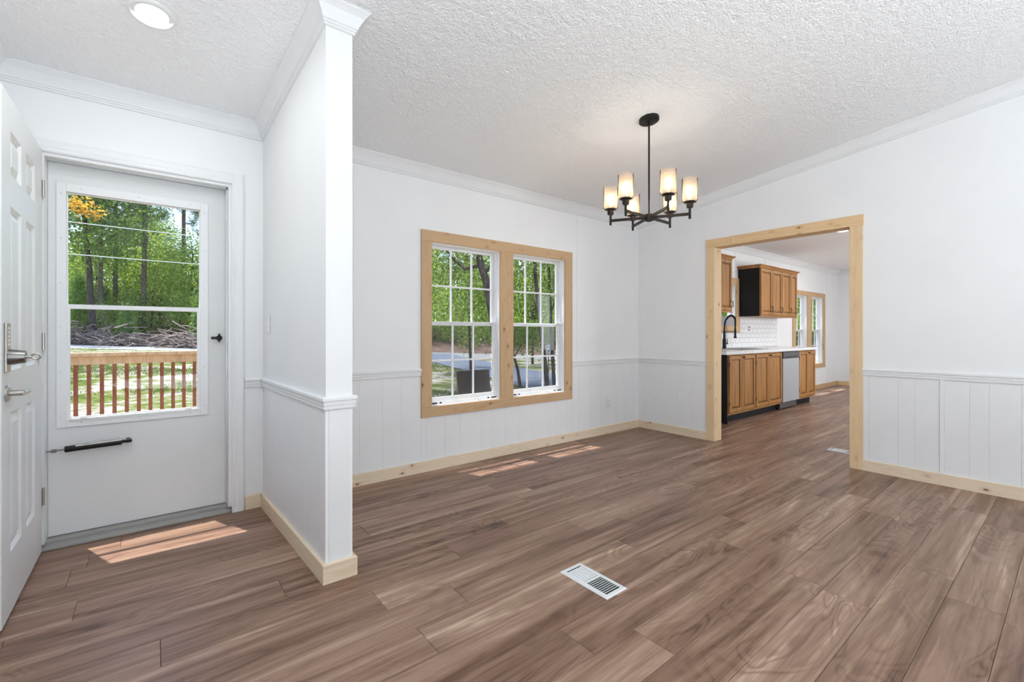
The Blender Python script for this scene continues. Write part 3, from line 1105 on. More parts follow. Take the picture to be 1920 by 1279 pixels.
# ------------------------------------------------------------------ wall plates, registers, recessed lights
def outlet(name, label, x, z):
    t_ = thing(name, label, 'outlet', (x, YN - BRD, z))
    pl_ = MB().box(x - 0.035, x + 0.035, YN - BRD - 0.006, YN - BRD, z - 0.057, z + 0.057).build('cover_plate', 'plate', t_, bevel=0.002)
    for dz in (-0.022, 0.022):
        s_ = MB().box(x - 0.017, x + 0.017, YN - BRD - 0.008, YN - BRD - 0.0055, z + dz - 0.014, z + dz + 0.014).build('socket', 'plate', t_, bevel=0.001)
        for dx in (-0.007, 0.007):
            MB().box(x + dx - 0.0012, x + dx + 0.0012, YN - BRD - 0.0086, YN - BRD - 0.0078, z + dz - 0.004, z + dz + 0.006).build('slot', 'slot', s_)


outlet('wall_outlet', 'white wall outlet low between dining window and corner', 4.118, 0.345)
tk = thing('kitchen_outlet', 'small white outlet low on the wall past the kitchen window', 'outlet', (11.38, YN, 0.345))
MB().box(11.345, 11.415, YN - 0.006, YN, 0.288, 0.402).build('cover_plate', 'plate', tk, bevel=0.002)
MB().box(11.363, 11.397, YN - 0.008, YN - 0.006, 0.31, 0.38).build('socket', 'plate', tk)
ob = thing('counter_outlet', 'white outlet on the tiled backsplash beside the faucet', 'outlet', (7.62, YN - 0.012, 1.10))
MB().box(7.585, 7.655, YN - 0.018, YN - 0.0105, 1.165, 1.28).build('cover_plate', 'plate', ob, bevel=0.002)
for dz in (1.20, 1.245):
    MB().box(7.604, 7.636, YN - 0.0195, YN - 0.018, dz - 0.012, dz + 0.012).build('socket', 'slot', ob)

sy = 3.262
sx = P2.lerp(P3, (YN - sy) / (YN - 2.168)).x
sw = thing('light_switch', 'white double light switch on the partition by the entry door', 'switch', (sx, sy, 1.205))
MB().box(sx - 0.007, sx + 0.001, sy - 0.057, sy + 0.057, 1.148, 1.263).build('cover_plate', 'plate', sw, bevel=0.002)
for dy in (-0.023, 0.023):
    MB().box(sx - 0.016, sx - 0.006, sy + dy - 0.005, sy + dy + 0.005, 1.203, 1.225).build('toggle', 'plate', sw, bevel=0.001)


def register(label, cx_, cy_, lx, ly):
    """floor register; long side along y"""
    t_ = thing('floor_register', label, 'floor vent', (cx_, cy_, 0.0))
    MB().box(cx_ - lx / 2 + 0.012, cx_ + lx / 2 - 0.012, cy_ - ly / 2 + 0.012, cy_ + ly / 2 - 0.012, 0.0002, 0.0012).build('duct_throat', 'duct', t_)
    ix, iy = lx / 2 - 0.022, ly / 2 - 0.022
    f_ = MB()
    f_.frustum(2, 0.0002, 0.005, (cx_ - lx / 2, cx_ - ix, cy_ - ly / 2, cy_ + ly / 2), (cx_ - lx / 2 + 0.006, cx_ - ix, cy_ - ly / 2 + 0.006, cy_ + ly / 2 - 0.006))
    f_.frustum(2, 0.0002, 0.005, (cx_ + ix, cx_ + lx / 2, cy_ - ly / 2, cy_ + ly / 2), (cx_ + ix, cx_ + lx / 2 - 0.006, cy_ - ly / 2 + 0.006, cy_ + ly / 2 - 0.006))
    f_.frustum(2, 0.0002, 0.005, (cx_ - ix, cx_ + ix, cy_ - ly / 2, cy_ - iy), (cx_ - ix, cx_ + ix, cy_ - ly / 2 + 0.006, cy_ - iy))
    f_.frustum(2, 0.0002, 0.005, (cx_ - ix, cx_ + ix, cy_ + iy, cy_ + ly / 2), (cx_ - ix, cx_ + ix, cy_ + iy, cy_ + ly / 2 - 0.006))
    f_.box(cx_ - ix, cx_ + ix, cy_ - 0.007, cy_ + 0.007, 0.001, 0.005)
    f_.build('face_plate', 'register', t_)
    n = 9
    for half in (-1, 1):
        a, b = (cy_ - iy, cy_ - 0.007) if half < 0 else (cy_ + 0.007, cy_ + iy)
        step = (b - a) / n
        for k in range(n - 1):
            yc = a + step * (k + 1)
            tl_ = -0.0042 if half > 0 else 0.0016
            v = [(cx_ - ix, yc - 0.0016, 0.0046), (cx_ + ix, yc - 0.0016, 0.0046), (cx_ + ix, yc + 0.0016, 0.0046), (cx_ - ix, yc + 0.0016, 0.0046),
                 (cx_ - ix, yc - 0.0016 + tl_, 0.0014), (cx_ + ix, yc - 0.0016 + tl_, 0.0014), (cx_ + ix, yc + 0.0016 + tl_, 0.0014), (cx_ - ix, yc + 0.0016 + tl_, 0.0014)]
            MB().add(v, [(0, 1, 2, 3), (4, 7, 6, 5), (0, 4, 5, 1), (1, 5, 6, 2), (2, 6, 7, 3), (3, 7, 4, 0)]).build('louver', 'register', t_)
    return t_


register('white louvered floor register in the foreground of the dining floor', 1.606, 1.421, 0.140, 0.290)
register('white floor register just inside the kitchen opening', 5.262, 1.430, 0.140, 0.290)


def downlight(label, x, y, z, slope, on):
    t_ = thing('recessed_light', label, 'ceiling light', (x, y, z))
    rg = MB().lathe([(0.088, 0.006 if slope else 0.0), (0.088, -0.004), (0.080, -0.009), (0.064, -0.006), (0.060, 0.0)], n=32, close=True)
    di = MB().lathe([(0.0605, -0.001), (0.0605, -0.004), (0.04, -0.005)], n=32)
    drop = 0.006 if slope else 0.0
    for m in (rg, di):
        m.v = [(x + a, y + b, z - drop + c_ - slope * b) for a, b, c_ in m.v]
    rg.build('trim_ring', 'plate', t_, True)
    di.build('diffuser', 'led_on' if on else 'led', t_, True)


downlight('round white recessed light in the ceiling above the entry', 0.001, 2.636, zc(0, 2.636), SL, False)
downlight('glowing recessed light in the kitchen ceiling near the opening', 7.256, 2.008, ZC, 0, True)
downlight('recessed light in the kitchen ceiling above the far end', 9.6, 2.15, ZC, 0, True)
area_light('entry_downlight', (0.001, 2.636, zc(0, 2.636) - 0.014), (0, 0, -1), 0.12, 0.12, 2.4, (0.92, 0.98, 1.0), 'DISK')
area_light('kitchen_downlight', (7.256, 2.008, ZC - 0.02), (0, 0, -1), 0.12, 0.12, 7, (1, 0.97, 0.93), 'DISK')
area_light('kitchen_downlight', (9.6, 2.15, ZC - 0.02), (0, 0, -1), 0.12, 0.12, 7, (1, 0.97, 0.93), 'DISK')

# ------------------------------------------------------------------ chandelier
CX, CY = 2.791, 1.936
cz = zc(CX, CY)
ch = thing('chandelier', 'black six-arm chandelier with clear cylinder glass shades', 'chandelier', (CX, CY, cz))
can = MB().lathe([(0.0, 0.0), (0.066, 0.0), (0.070, -0.003), (0.070, -0.022), (0.064, -0.027), (0.0, -0.027)], n=32)
can.v = [(CX + a, CY + b, cz + c_ - SL * b) for a, b, c_ in can.v]
can.build('canopy', 'black', ch, True)
MB().cyl((CX, CY, cz - 0.02), (CX, CY, 1.99), 0.0065, n=12).build('rod', 'black', ch, True)
MB().cyl((CX, CY, cz - 0.05), (CX, CY, cz - 0.026), 0.011, n=12).build('rod_collar', 'black', ch, True)
MB().lathe([(0.0, 1.948), (0.012, 1.948), (0.034, 1.956), (0.034, 1.998), (0.010, 2.004), (0.0, 2.006)], (CX, CY, 0), 24).build('hub', 'bronze', ch, True)
R_ARM = 0.272
for k in range(6):
    a = math.radians(1.0 + 60 * k)
    ca, sa = math.cos(a), math.sin(a)
    ex, ey = CX + R_ARM * ca, CY + R_ARM * sa
    arm = MB()
    hw, hh = 0.007, 0.0095
    for rr in ((0.028, R_ARM - 0.006),):
        v = []
        for r_ in rr:
            for (w_, h_) in ((-hw, -hh), (hw, -hh), (hw, hh), (-hw, hh)):
                v.append((CX + r_ * ca - w_ * sa, CY + r_ * sa + w_ * ca, 1.978 + h_))
        arm.add(v, [(3, 2, 1, 0), (4, 5, 6, 7), (0, 1, 5, 4), (1, 2, 6, 5), (2, 3, 7, 6), (3, 0, 4, 7)])
    ao = arm.build('arm', 'bronze', ch, bevel=0.001)
    MB().cyl((ex, ey, 1.945), (ex, ey, 2.024), 0.0085, n=12).build('arm_post', 'black', ao, True)
    MB().lathe([(0.0, 2.022), (0.021, 2.022), (0.023, 2.030), (0.023, 2.054), (0.040, 2.058), (0.040, 2.064), (0.0, 2.066)], (ex, ey, 0), 20).build('socket_cup', 'bronze', ao, True)
    MB().lathe([(0.046, 2.062), (0.0515, 2.070), (0.053, 2.080), (0.053, 2.221), (0.0505, 2.221), (0.0505, 2.081), (0.044, 2.066)], (ex, ey, 0), 28, close=True).build('glass_shade', 'shade', ao, True)
    MB().cyl((ex, ey, 2.066), (ex, ey, 2.088), 0.0125, n=14).build('lamp_socket', 'plate', ao, True)
    bu = MB().lathe([(0.0125, 2.088), (0.014, 2.098), (0.022, 2.116), (0.0285, 2.136), (0.0275, 2.152), (0.020, 2.167), (0.008, 2.175), (0.0, 2.176)], (ex, ey, 0), 20)
    bu.build('bulb', 'bulbglass', ao, True)
    fi = MB()
    for q_ in range(4):
        b_ = a + q_ * PI / 2 + 0.4
        fi.tube([(ex + 0.006 * math.cos(b_), ey + 0.006 * math.sin(b_), 2.100), (ex + 0.011 * math.cos(b_), ey + 0.011 * math.sin(b_), 2.148)], 0.0042, 6)
    fi.build('filament', 'filament', ao)
    pl = bpy.data.lights.new('bulb_light', 'POINT')
    pl.energy = 2.5
    pl.color = (1.0, 0.93, 0.84)
    pl.shadow_soft_size = 0.012
    po = bpy.data.objects.new('bulb_light', pl)
    po.location = (ex, ey, 2.125)
    COL.objects.link(po)

# ------------------------------------------------------------------ kitchen
YF = 2.79            # face frame of the base cabinets
YD = YF - 0.019      # door faces


def cabinet_door(parent, x0, x1, z0, z1, yface, pull=None, hinges=None):
    """raised-panel door; its front lies at YFACE"""
    th = 0.019
    s_ = 0.048
    f_ = MB()
    f_.box(x0, x0 + s_, yface, yface + th, z0, z1).box(x1 - s_, x1, yface, yface + th, z0, z1)
    f_.box(x0 + s_, x1 - s_, yface, yface + th, z1 - s_, z1).box(x0 + s_, x1 - s_, yface, yface + th, z0, z0 + s_)
    d_ = f_.build('cabinet_door', 'oak_z', parent, bevel=0.002)
    MB().box(x0 + s_, x1 - s_, yface + 0.011, yface + th, z0 + s_, z1 - s_).build('panel_groove', 'oak_dark', d_)
    MB().frustum(1, yface + 0.002, yface + 0.0108, (x0 + s_ + 0.028, x1 - s_ - 0.028, z0 + s_ + 0.028, z1 - s_ - 0.028),
                 (x0 + s_ + 0.011, x1 - s_ - 0.011, z0 + s_ + 0.011, z1 - s_ - 0.011)).build('raised_panel', 'oak_z', d_)
    if pull:
        px, pz, vert = pull
        m = MB()
        if vert:
            m.tube([(px, yface, pz - 0.038), (px, yface - 0.026, pz - 0.036), (px, yface - 0.026, pz + 0.036), (px, yface, pz + 0.038)], 0.005, 8)
            m.box(px - 0.020, px + 0.020, yface - 0.003, yface, pz - 0.046, pz - 0.038)
            m.box(px - 0.020, px + 0.020, yface - 0.003, yface, pz + 0.038, pz + 0.046)
        else:
            m.tube([(px, yface, pz), (px, yface - 0.012, pz), (px, yface - 0.022, pz), (px, yface - 0.026, pz)], [0.008, 0.007, 0.016, 0.012], 12)
        m.build('handle', 'bronze', d_, True)
    for hz in hinges or ():
        hx, zz = hz
        MB().box(hx - 0.008, hx + 0.008, yface - 0.003, yface, zz - 0.025, zz + 0.025).build('hinge', 'bronze', d_)
    return d_


def base_unit(name, label, x0, x1, splits, left_black=False, pulls=True):
    t_ = thing(name, label, 'cabinet', ((x0 + x1) / 2, (YF + YN) / 2, 0), 'oak base cabinets along the window wall')
    b_ = MB()
    b_.box(x0, x1, YF + 0.02, YN - 0.02, 0.105, 0.874)
    b_.build('cabinet_body', 'blackpaint' if left_black else 'oak_x', t_)
    ff = MB()
    ff.box(x0, x1, YF, YF + 0.0195, 0.105, 0.128).box(x0, x1, YF, YF + 0.0195, 0.862, 0.874)
    ff.box(x0, x0 + 0.02, YF, YF + 0.0195, 0.128, 0.862).box(x1 - 0.02, x1, YF, YF + 0.0195, 0.128, 0.862)
    ff.build('face_frame', 'oak_z', t_)
    MB().box(x0 + (0.0 if left_black else 0), x1, YF + 0.072, YN - 0.02, 0.0005, 0.1045).build('toe_kick', 'blackpaint', t_)
    xs = [x0 + 0.012] + splits + [x1 - 0.008]
    for i, (a, b) in enumerate(zip(xs, xs[1:])):
        right = i % 2 == 0
        hx = a + 0.001 if right else b - 0.001
        pull = ((a + 0.028) if not right else (b - 0.028), 0.835, False) if i == len(xs) - 2 else None
        cabinet_door(t_, a + 0.003, b - 0.003, 0.138, 0.858, YD, pull, [(hx, 0.25), (hx, 0.75)] if right else None)
    return t_


base_unit('base_cabinet', 'two-door oak base cabinet beside the opening, with a black side', 5.690, 6.436, [6.036], True)
base_unit('base_cabinet', 'two-door oak base cabinet between the dishwasher and first unit', 6.437, 7.312, [6.850])
base_unit('base_cabinet', 'narrow two-door oak base cabinet at the end of counter', 7.952, 8.650, [8.312])
MB().box(5.665, 5.689, YF - 0.001, YN - 0.02, 0.001, 0.874).build('end_panel', 'blackpaint', bpy.data.objects['base_cabinet'])

dw = thing('dishwasher', 'light grey dishwasher with dark control band between oak cabinets', 'dishwasher', (7.632, 3.05, 0))
MB().box(7.322, 7.942, YF + 0.02, YN - 0.03, 0.02, 0.868).build('tub_body', 'appliance_dark', dw)
MB().box(7.326, 7.938, YD - 0.006, YF + 0.019, 0.118, 0.768).build('door_panel', 'appliance', dw, bevel=0.006)
MB().box(7.326, 7.938, YD - 0.010, YF + 0.019, 0.772, 0.864).build('control_band', 'appliance_dark', dw, bevel=0.006)
MB().box(7.40, 7.86, YD - 0.013, YD - 0.009, 0.785, 0.800).build('handle_recess', 'slot', dw)
MB().box(7.330, 7.934, YF + 0.040, YF + 0.075, 0.004, 0.112).build('kick_plate', 'blackpaint', dw)

ct = thing('countertop', 'white kitchen countertop over the oak base cabinets', 'countertop', (7.1, 3.08, 0.875))
c_ = MB()
sx0, sx1, sy0, sy1 = 6.33, 7.13, 2.90, 3.30
c_.box(5.60, sx0, YD - 0.012, YN - 0.001, 0.8755, 0.915).box(sx1, 8.690, YD - 0.012, YN - 0.001, 0.8755, 0.915)
c_.box(sx0, sx1, YD - 0.012, sy0, 0.8755, 0.915).box(sx0, sx1, sy1, YN - 0.001, 0.8755, 0.915)
c_.build('slab', 'counter', ct, bevel=0.004)

sk = thing('kitchen_sink', 'stainless double sink set in the white countertop', 'sink', (6.73, 3.1, 0.9155))
r_ = MB()
rim = 0.016
xm = (sx0 + sx1) / 2
for a, b in ((sx0, xm), (xm, sx1)):
    a2, b2 = a + 0.012, b - 0.012
    for bx_ in ((a2, a2 + 0.004, sy0 + 0.012, sy1 - 0.012), (b2 - 0.004, b2, sy0 + 0.012, sy1 - 0.012)):
        r_.box(*bx_, 0.876, 0.917)
    r_.box(a2, b2, sy0 + 0.012, sy0 + 0.016, 0.876, 0.917).box(a2, b2, sy1 - 0.016, sy1 - 0.012, 0.876, 0.917)
    r_.box(a2, b2, sy0 + 0.012, sy1 - 0.012, 0.8748, 0.877)
r_.build('basin', 'steel', sk)
r2 = MB()
r2.box(sx0 - 0.014, sx1 + 0.014, sy0 - 0.014, sy0 + 0.014, 0.9155, 0.920).box(sx0 - 0.014, sx1 + 0.014, sy1 - 0.014, sy1 + 0.014, 0.9155, 0.920)
r2.box(sx0 - 0.014, sx0 + 0.014, sy0, sy1, 0.9155, 0.920).box(sx1 - 0.014, sx1 + 0.014, sy0, sy1, 0.9155, 0.920).box(xm - 0.013, xm + 0.013, sy0, sy1, 0.9155, 0.9195)
r2.build('rim', 'steel', sk)

fx, fy = 6.665, 3.318
fa = thing('kitchen_faucet', 'black spring-neck pull-down faucet at the kitchen sink', 'faucet', (fx, fy, 0.9155))
MB().lathe([(0.0, 0.9205), (0.032, 0.9205), (0.032, 0.928), (0.026, 0.935), (0.026, 1.055), (0.020, 1.066), (0.0, 1.068)], (fx, fy, 0), 20).build('faucet_body', 'black', fa, True)
MB().cyl((fx, fy, 1.06), (fx, fy, 1.185), 0.016, n=16).build('riser', 'black', fa, True)
arc = [(fx, fy, 1.18), (fx + 0.008, fy - 0.002, 1.28), (fx + 0.03, fy - 0.006, 1.345)]
for t_ in np.linspace(0.15, 1.0, 9):
    a = PI * (1 - t_)
    arc.append((fx + 0.125 + 0.108 * math.cos(a), fy - 0.03 - 0.02 * t_, 1.345 + 0.065 * math.sin(a)))
arc.append((fx + 0.233, fy - 0.05, 1.22))
hose = MB().tube(arc, 0.009, 10)
ho = hose.build('spring_neck', 'black', fa, True)
# coil of the spring
coil = []
pts = [Vector(p) for p in arc]
L = [0]
for a, b in zip(pts, pts[1:]):
    L.append(L[-1] + (b - a).length)
turns = 34
for i in range(turns * 8 + 1):
    s_ = L[-1] * 0.97 * i / (turns * 8)
    j = max(k for k in range(len(L) - 1) if L[k] <= s_)
    f_ = (s_ - L[j]) / (L[j + 1] - L[j])
    p = pts[j].lerp(pts[j + 1], f_)
    tg = (pts[j + 1] - pts[j]).normalized()
    u = tg.cross(Vector((0, 1, 0))).normalized()
    w = tg.cross(u)
    a = 2 * PI * i / 8
    coil.append(p + (u * math.cos(a) + w * math.sin(a)) * 0.0135)
MB().tube(coil, 0.003, 5).build('spring_coil', 'black', ho, True)
MB().lathe([(0.0, 1.072), (0.022, 1.072), (0.022, 1.082), (0.015, 1.10), (0.015, 1.20), (0.011, 1.225), (0.0, 1.226)], (fx + 0.233, fy - 0.05, 0), 16).build('spray_head', 'black', fa, True)
MB().tube([(fx, fy, 1.165), (fx + 0.12, fy - 0.025, 1.175), (fx + 0.215, fy - 0.046, 1.175)], 0.005, 8).build('holder_arm', 'black', fa, True)
MB().cyl((fx + 0.02, fy, 0.995), (fx + 0.085, fy, 0.995), 0.015, n=14).build('valve', 'black', fa, True)
MB().tube([(fx + 0.075, fy, 1.0), (fx + 0.082, fy - 0.004, 1.03), (fx + 0.078, fy - 0.008, 1.065)], [0.007, 0.006, 0.005], 8).build('lever', 'black', fa, True)

# subway tile
tn[0] += 1
bsp = struct(MB().box(5.55, 8.724, YN - 0.004, YN - 0.0003, 0.916, 1.405).build('trim_%d' % tn[0], 'grout'),
             'white subway tile backsplash behind the kitchen counter', 'backsplash')
TW, TH_, JG = 0.152, 0.0762, 0.0035
bo = Vector(bsp.location)
tcache = {}
z = 0.919
rowi = 0
while z < 1.40:
    h_ = min(TH_, 1.404 - z)
    x = 5.555 - (TW / 2 if rowi % 2 else 0)
    while x < 8.72:
        a, b = max(x, 5.553), min(x + TW, 8.722)
        inw = a < 7.305 and b > 6.415 and z + h_ > 1.16
        if inw:
            if a < 6.415:
                b = 6.414
            elif b > 7.305:
                a = 7.306
            else:
                b = a
        if b - a > 0.02 and h_ > 0.02:
            key = (round(b - a, 3), round(h_, 3))
            if key not in tcache:
                m = MB().frustum(1, YN - 0.0105, YN - 0.0042, (a + JG, b - JG, z + JG, z + h_ - JG * 0.2), (a + JG * 0.4, b - JG * 0.4, z + JG * 0.4, z + h_ + JG * 0.2))
                o = m.build('tile', 'tile', bsp)
                tcache[key] = o.data
            else:
                o = bpy.data.objects.new('tile', tcache[key])
                COL.objects.link(o)
                o.parent = bsp
                o.location = Vector(((a + b) / 2, YN - 0.00735, z + h_ / 2 + JG * 0.4)) - bo
        x += TW
    z += TH_
    rowi += 1

YU = 3.075


def upper_unit(name, label, x0, x1, z0, z1, splits, side_black=None):
    t_ = thing(name, label, 'cabinet', ((x0 + x1) / 2, (YU + YN) / 2, z0), 'oak wall cabinets beside the sink window')
    MB().box(x0 + (0.004 if side_black else 0), x1, YU + 0.0005, YN - 0.002, z0, z1).build('cabinet_body', 'oak_z', t_)
    if side_black:
        MB().box(x0 - 0.002, x0 + 0.0035, YU + 0.004, YN - 0.002, z0, z1).build('side_panel', 'blackpaint', t_)
    cp = [(0, 0), (0.012, 0), (0.016, 0.012), (0.030, 0.030), (0.046, 0.038), (0.046, 0.048), (0, 0.048)]
    m = MB()
    # crown: front and two sides, mitred
    pth = [((x0, YN - 0.003), (-1, 0)), ((x0, YU), (-1, -1)), ((x1, YU), (1, -1)), ((x1, YN - 0.003), (1, 0))]
    vs, fs = [], []
    n = len(cp)
    for (px, py), (mx, my) in pth:
        for o_, u_ in cp:
            vs.append((px + mx * o_, py + my * o_, z1 + u_ - 0.004))
    for s_ in range(3):
        for i in range(n):
            j = (i + 1) % n
            fs.append((s_ * n + i, s_ * n + j, (s_ + 1) * n + j, (s_ + 1) * n + i))
    fs.append(tuple(range(n)))
    fs.append(tuple(3 * n + i for i in reversed(range(n))))
    m.add(vs, fs)
    m.build('crown', 'oak_x', t_)
    MB().box(x0, x1, YU - 0.016, YU, z0 - 0.006, z0 + 0.016).build('light_rail', 'oak_x', t_)
    xs = [x0 + 0.006] + splits + [x1 - 0.006]
    for a, b in zip(xs, xs[1:]):
        cabinet_door(t_, a + 0.006, b - 0.006, z0 + 0.022, z1 - 0.012, YU - 0.0192, (b - 0.036, z0 + 0.115, True))
    return t_


upper_unit('wall_cabinet', 'four-door oak wall cabinet with a black side panel', 7.270, 8.690, 1.410, 2.155, [7.680, 8.050, 8.412], True)
upper_unit('wall_cabinet', 'oak wall cabinet partly hidden behind the opening jamb', 5.30, 6.372, 1.440, 2.178, [5.655, 6.012])

# ------------------------------------------------------------------ outdoors: terrain
RU = Vector((0.85, -0.527)).normalized()
RN = Vector((0.527, 0.85)).normalized()
R0 = Vector((-0.9, 37.0))


def sm(a, b, x):
    t_ = min(1, max(0, (x - a) / (b - a)))
    return t_ * t_ * (3 - 2 * t_)


def zground(x, y):
    d = Vector((x, y)) - R0
    s_, a_ = d.dot(RN), d.dot(RU)
    zr_ = min(0.9, max(-0.75, 0.25 - 0.030 * a_))
    k = sm(-24, -3, s_)
    z = -0.62 * (1 - k) + zr_ * k
    if s_ > 3.2:
        z += 0.11 * min(s_ - 3.2, 26) + 0.25 * sm(3.2, 7, s_)
    return z


def terrain(name, s0, s1, ds, da, mat, label, cat, lift=0.0, a0=-60, a1=75, rough=0.0):
    A = np.arange(a0, a1 + 0.01, da)
    S = np.arange(s0, s1 + 0.01, ds)
    v, f = [], []
    for s_ in S:
        for a_ in A:
            p = R0 + RU * a_ + RN * s_
            z = zground(p.x, p.y) + lift
            if p.y < 3.6:
                z = min(z, -0.62)
            v.append((p.x, p.y, z + (random.uniform(-rough, rough) if rough else 0)))
    na = len(A)
    for i in range(len(S) - 1):
        for j in range(na - 1):
            k = i * na + j
            f.append((k, k + 1, k + na + 1, k + na))
    o = MB().add(v, f).build(name, mat, smooth=True)
    return struct(o, label, cat)


M['yard'] = ground_material('sandy_lawn', [(0.40, (0.055, 0.085, 0.016)), (0.475, (0.12, 0.15, 0.035)), (0.515, (0.20, 0.19, 0.12)),
                                           (0.56, (0.33, 0.32, 0.30))], 0.9, 5.5)
M['bank'] = ground_material('leaf_litter', [(0.3, (0.08, 0.05, 0.04)), (0.5, (0.15, 0.10, 0.08)), (0.68, (0.24, 0.18, 0.145))], 1.2, 7.0)
M['road'] = ground_material('pale_asphalt', [(0.3, (0.23, 0.24, 0.25)), (0.7, (0.30, 0.305, 0.31))], 0.6, 12.0)
M['gravel'] = ground_material('blue_gravel', [(0.3, (0.11, 0.135, 0.19)), (0.55, (0.16, 0.185, 0.24)), (0.75, (0.25, 0.265, 0.31))], 2.0, 16.0)
terrain('yard_ground', -46, -2.9, 1.0, 1.5, 'yard', 'sandy front yard with patchy grass between house and road', 'yard')
terrain('road', -3.0, 3.0, 1.0, 1.5, 'road', 'pale road crossing beyond the front yard', 'road', 0.02)
terrain('leafy_bank', 2.9, 60, 1.4, 1.8, 'bank', 'brown leaf-littered bank rising across the road', 'bank', 0.0, -75, 90, 0.08)

dc = [(8.6, 3.0), (9.3, 6.0), (10.4, 10.0), (11.4, 14.0), (12.4, 19.0), (13.6, 24.0), (15.0, 28.0)]
v, f = [], []
for i, (x, y) in enumerate(dc):
    x1_, y1_ = dc[min(i + 1, len(dc) - 1)]
    x0_, y0_ = dc[max(i - 1, 0)]
    d = Vector((x1_ - x0_, y1_ - y0_)).normalized()
    n_ = Vector((d.y, -d.x))
    for k in range(5):
        p = Vector((x, y)) + n_ * (-1.5 + 0.75 * k)
        v.append((p.x, p.y, zground(p.x, p.y) + 0.035))
for i in range(len(dc) - 1):
    for k in range(4):
        a = i * 5 + k
        f.append((a, a + 1, a + 6, a + 5))
struct(MB().add(v, f).build('driveway', 'gravel', smooth=True), 'blue-grey gravel driveway curving past the dining window', 'driveway')

# ------------------------------------------------------------------ outdoors: porch
dk = thing('porch_deck', 'wooden porch deck outside the entry door', 'deck', (-0.3, 5.0, -0.62), kind='structure')
y = 3.60
while y < 6.60:
    MB().box(-2.6, 1.45, y, y + 0.136, -0.135, -0.10).build('deck_board', 'deck', dk)
    y += 0.141
MB().box(-2.6, 1.45, 6.55, 6.59, -0.32, -0.136).build('rim_joist', 'deck', dk)
MB().box(1.41, 1.45, 3.6, 6.55, -0.32, -0.136).build('rim_joist', 'deck', dk)
for px in (-2.5, -0.6, 1.36):
    for py in (4.0, 6.45):
        MB().box(px - 0.045, px + 0.045, py - 0.045, py + 0.045, -0.72, -0.136).build('deck_post', 'deck', dk)

rl = thing('porch_railing', 'cedar porch railing with square balusters outside the storm door', 'railing', (-0.5, 6.5, -0.10))
YRL = 6.50
MB().box(-2.55, 1.42, YRL - 0.070, YRL + 0.07, 0.905, 0.943).build('cap_rail', 'cedar_x', rl, bevel=0.004)
MB().box(-2.55, -0.05, YRL - 0.020, YRL + 0.018, 0.817, 0.9048).build('top_rail', 'cedar_x', rl, bevel=0.003)
MB().box(-0.048, 1.42, YRL - 0.020, YRL + 0.018, 0.817, 0.9048).build('top_rail', 'cedar_x', rl, bevel=0.003)
MB().box(-2.55, 1.42, YRL - 0.020, YRL + 0.018, -0.03, 0.055).build('bottom_rail', 'cedar_x', rl, bevel=0.003)
k = 0
x = -0.622 - 0.1017 * 18
bal = None
while x < 1.30:
    if bal is None:
        bal = MB().box(x - 0.017, x + 0.017, YRL + 0.0185, YRL + 0.0525, -0.05, 0.90).build('baluster', 'cedar_z', rl, bevel=0.002)
        bx0 = x
        bl0 = Vector(bal.location)
    else:
        o = bal.copy()
        COL.objects.link(o)
        o.location = bl0 + Vector((x - bx0, 0, 0))
    x += 0.1017
for px in (-2.5, 1.375):
    MB().box(px - 0.044, px + 0.044, YRL + 0.0545, YRL + 0.14, -0.72, 0.902).build('rail_post', 'cedar_z', rl)

# dark board standing on the outer sill
bp = thing('brown_board', 'dark brown square board standing outside the left dining window pane', 'board', (2.39, YN + 0.20, 0.546))
m = MB()
zb0 = 0.5465
m.add([(2.222, YN + 0.190, zb0), (2.586, YN + 0.190, zb0), (2.575, YN + 0.200, 0.797), (2.211, YN + 0.200, 0.797),
       (2.222, YN + 0.212, zb0), (2.586, YN + 0.212, zb0), (2.575, YN + 0.222, 0.797), (2.211, YN + 0.222, 0.797)],
      [(0, 1, 2, 3), (7, 6, 5, 4), (4, 5, 1, 0), (5, 6, 2, 1), (6, 7, 3, 2), (7, 4, 0, 3)])
m.build('board_face', 'panel', bp, bevel=0.003)
MB().box(2.224, 2.584, YN + 0.186, YN + 0.190, zb0, zb0 + 0.012).build('edge_strip', 'bronze', bp)

# ------------------------------------------------------------------ outdoors: vegetation
M['leaf_far'] = leaf_material('woods_leaf', (0.035, 0.085, 0.014, 1), (0.13, 0.24, 0.03, 1), (0.42, 0.56, 0.09, 1))
M['leaf_bright'] = leaf_material('bright_leaf', (0.08, 0.17, 0.018, 1), (0.26, 0.42, 0.05, 1), (0.60, 0.72, 0.14, 1))
M['leaf_near'] = leaf_material('oak_leaf', (0.030, 0.065, 0.012, 1), (0.11, 0.18, 0.03, 1), (0.42, 0.52, 0.13, 1))
M['needle'] = leaf_material('pine_needle', (0.05, 0.10, 0.03, 1), (0.11, 0.19, 0.055, 1), (0.22, 0.32, 0.10, 1), 0.3)
M['needle_young'] = leaf_material('young_pine_needle', (0.12, 0.24, 0.035, 1), (0.22, 0.38, 0.07, 1), (0.38, 0.52, 0.14, 1), 0.35)
M['leaf_orange'] = leaf_material('orange_leaf', (0.45, 0.20, 0.02, 1), (0.70, 0.34, 0.03, 1), (0.80, 0.55, 0.08, 1))
M['grass'] = leaf_material('grass_blade', (0.07, 0.11, 0.02, 1), (0.13, 0.18, 0.035, 1), (0.22, 0.26, 0.08, 1), 0.35)
M['bark'] = bark_material('grey_brown_bark', (0.045, 0.033, 0.028), (0.17, 0.13, 0.115))
M['bark_pine'] = bark_material('pine_bark', (0.09, 0.06, 0.05), (0.30, 0.22, 0.19))
M['sticks'] = bark_material('dead_sticks', (0.12, 0.09, 0.08), (0.42, 0.35, 0.31))


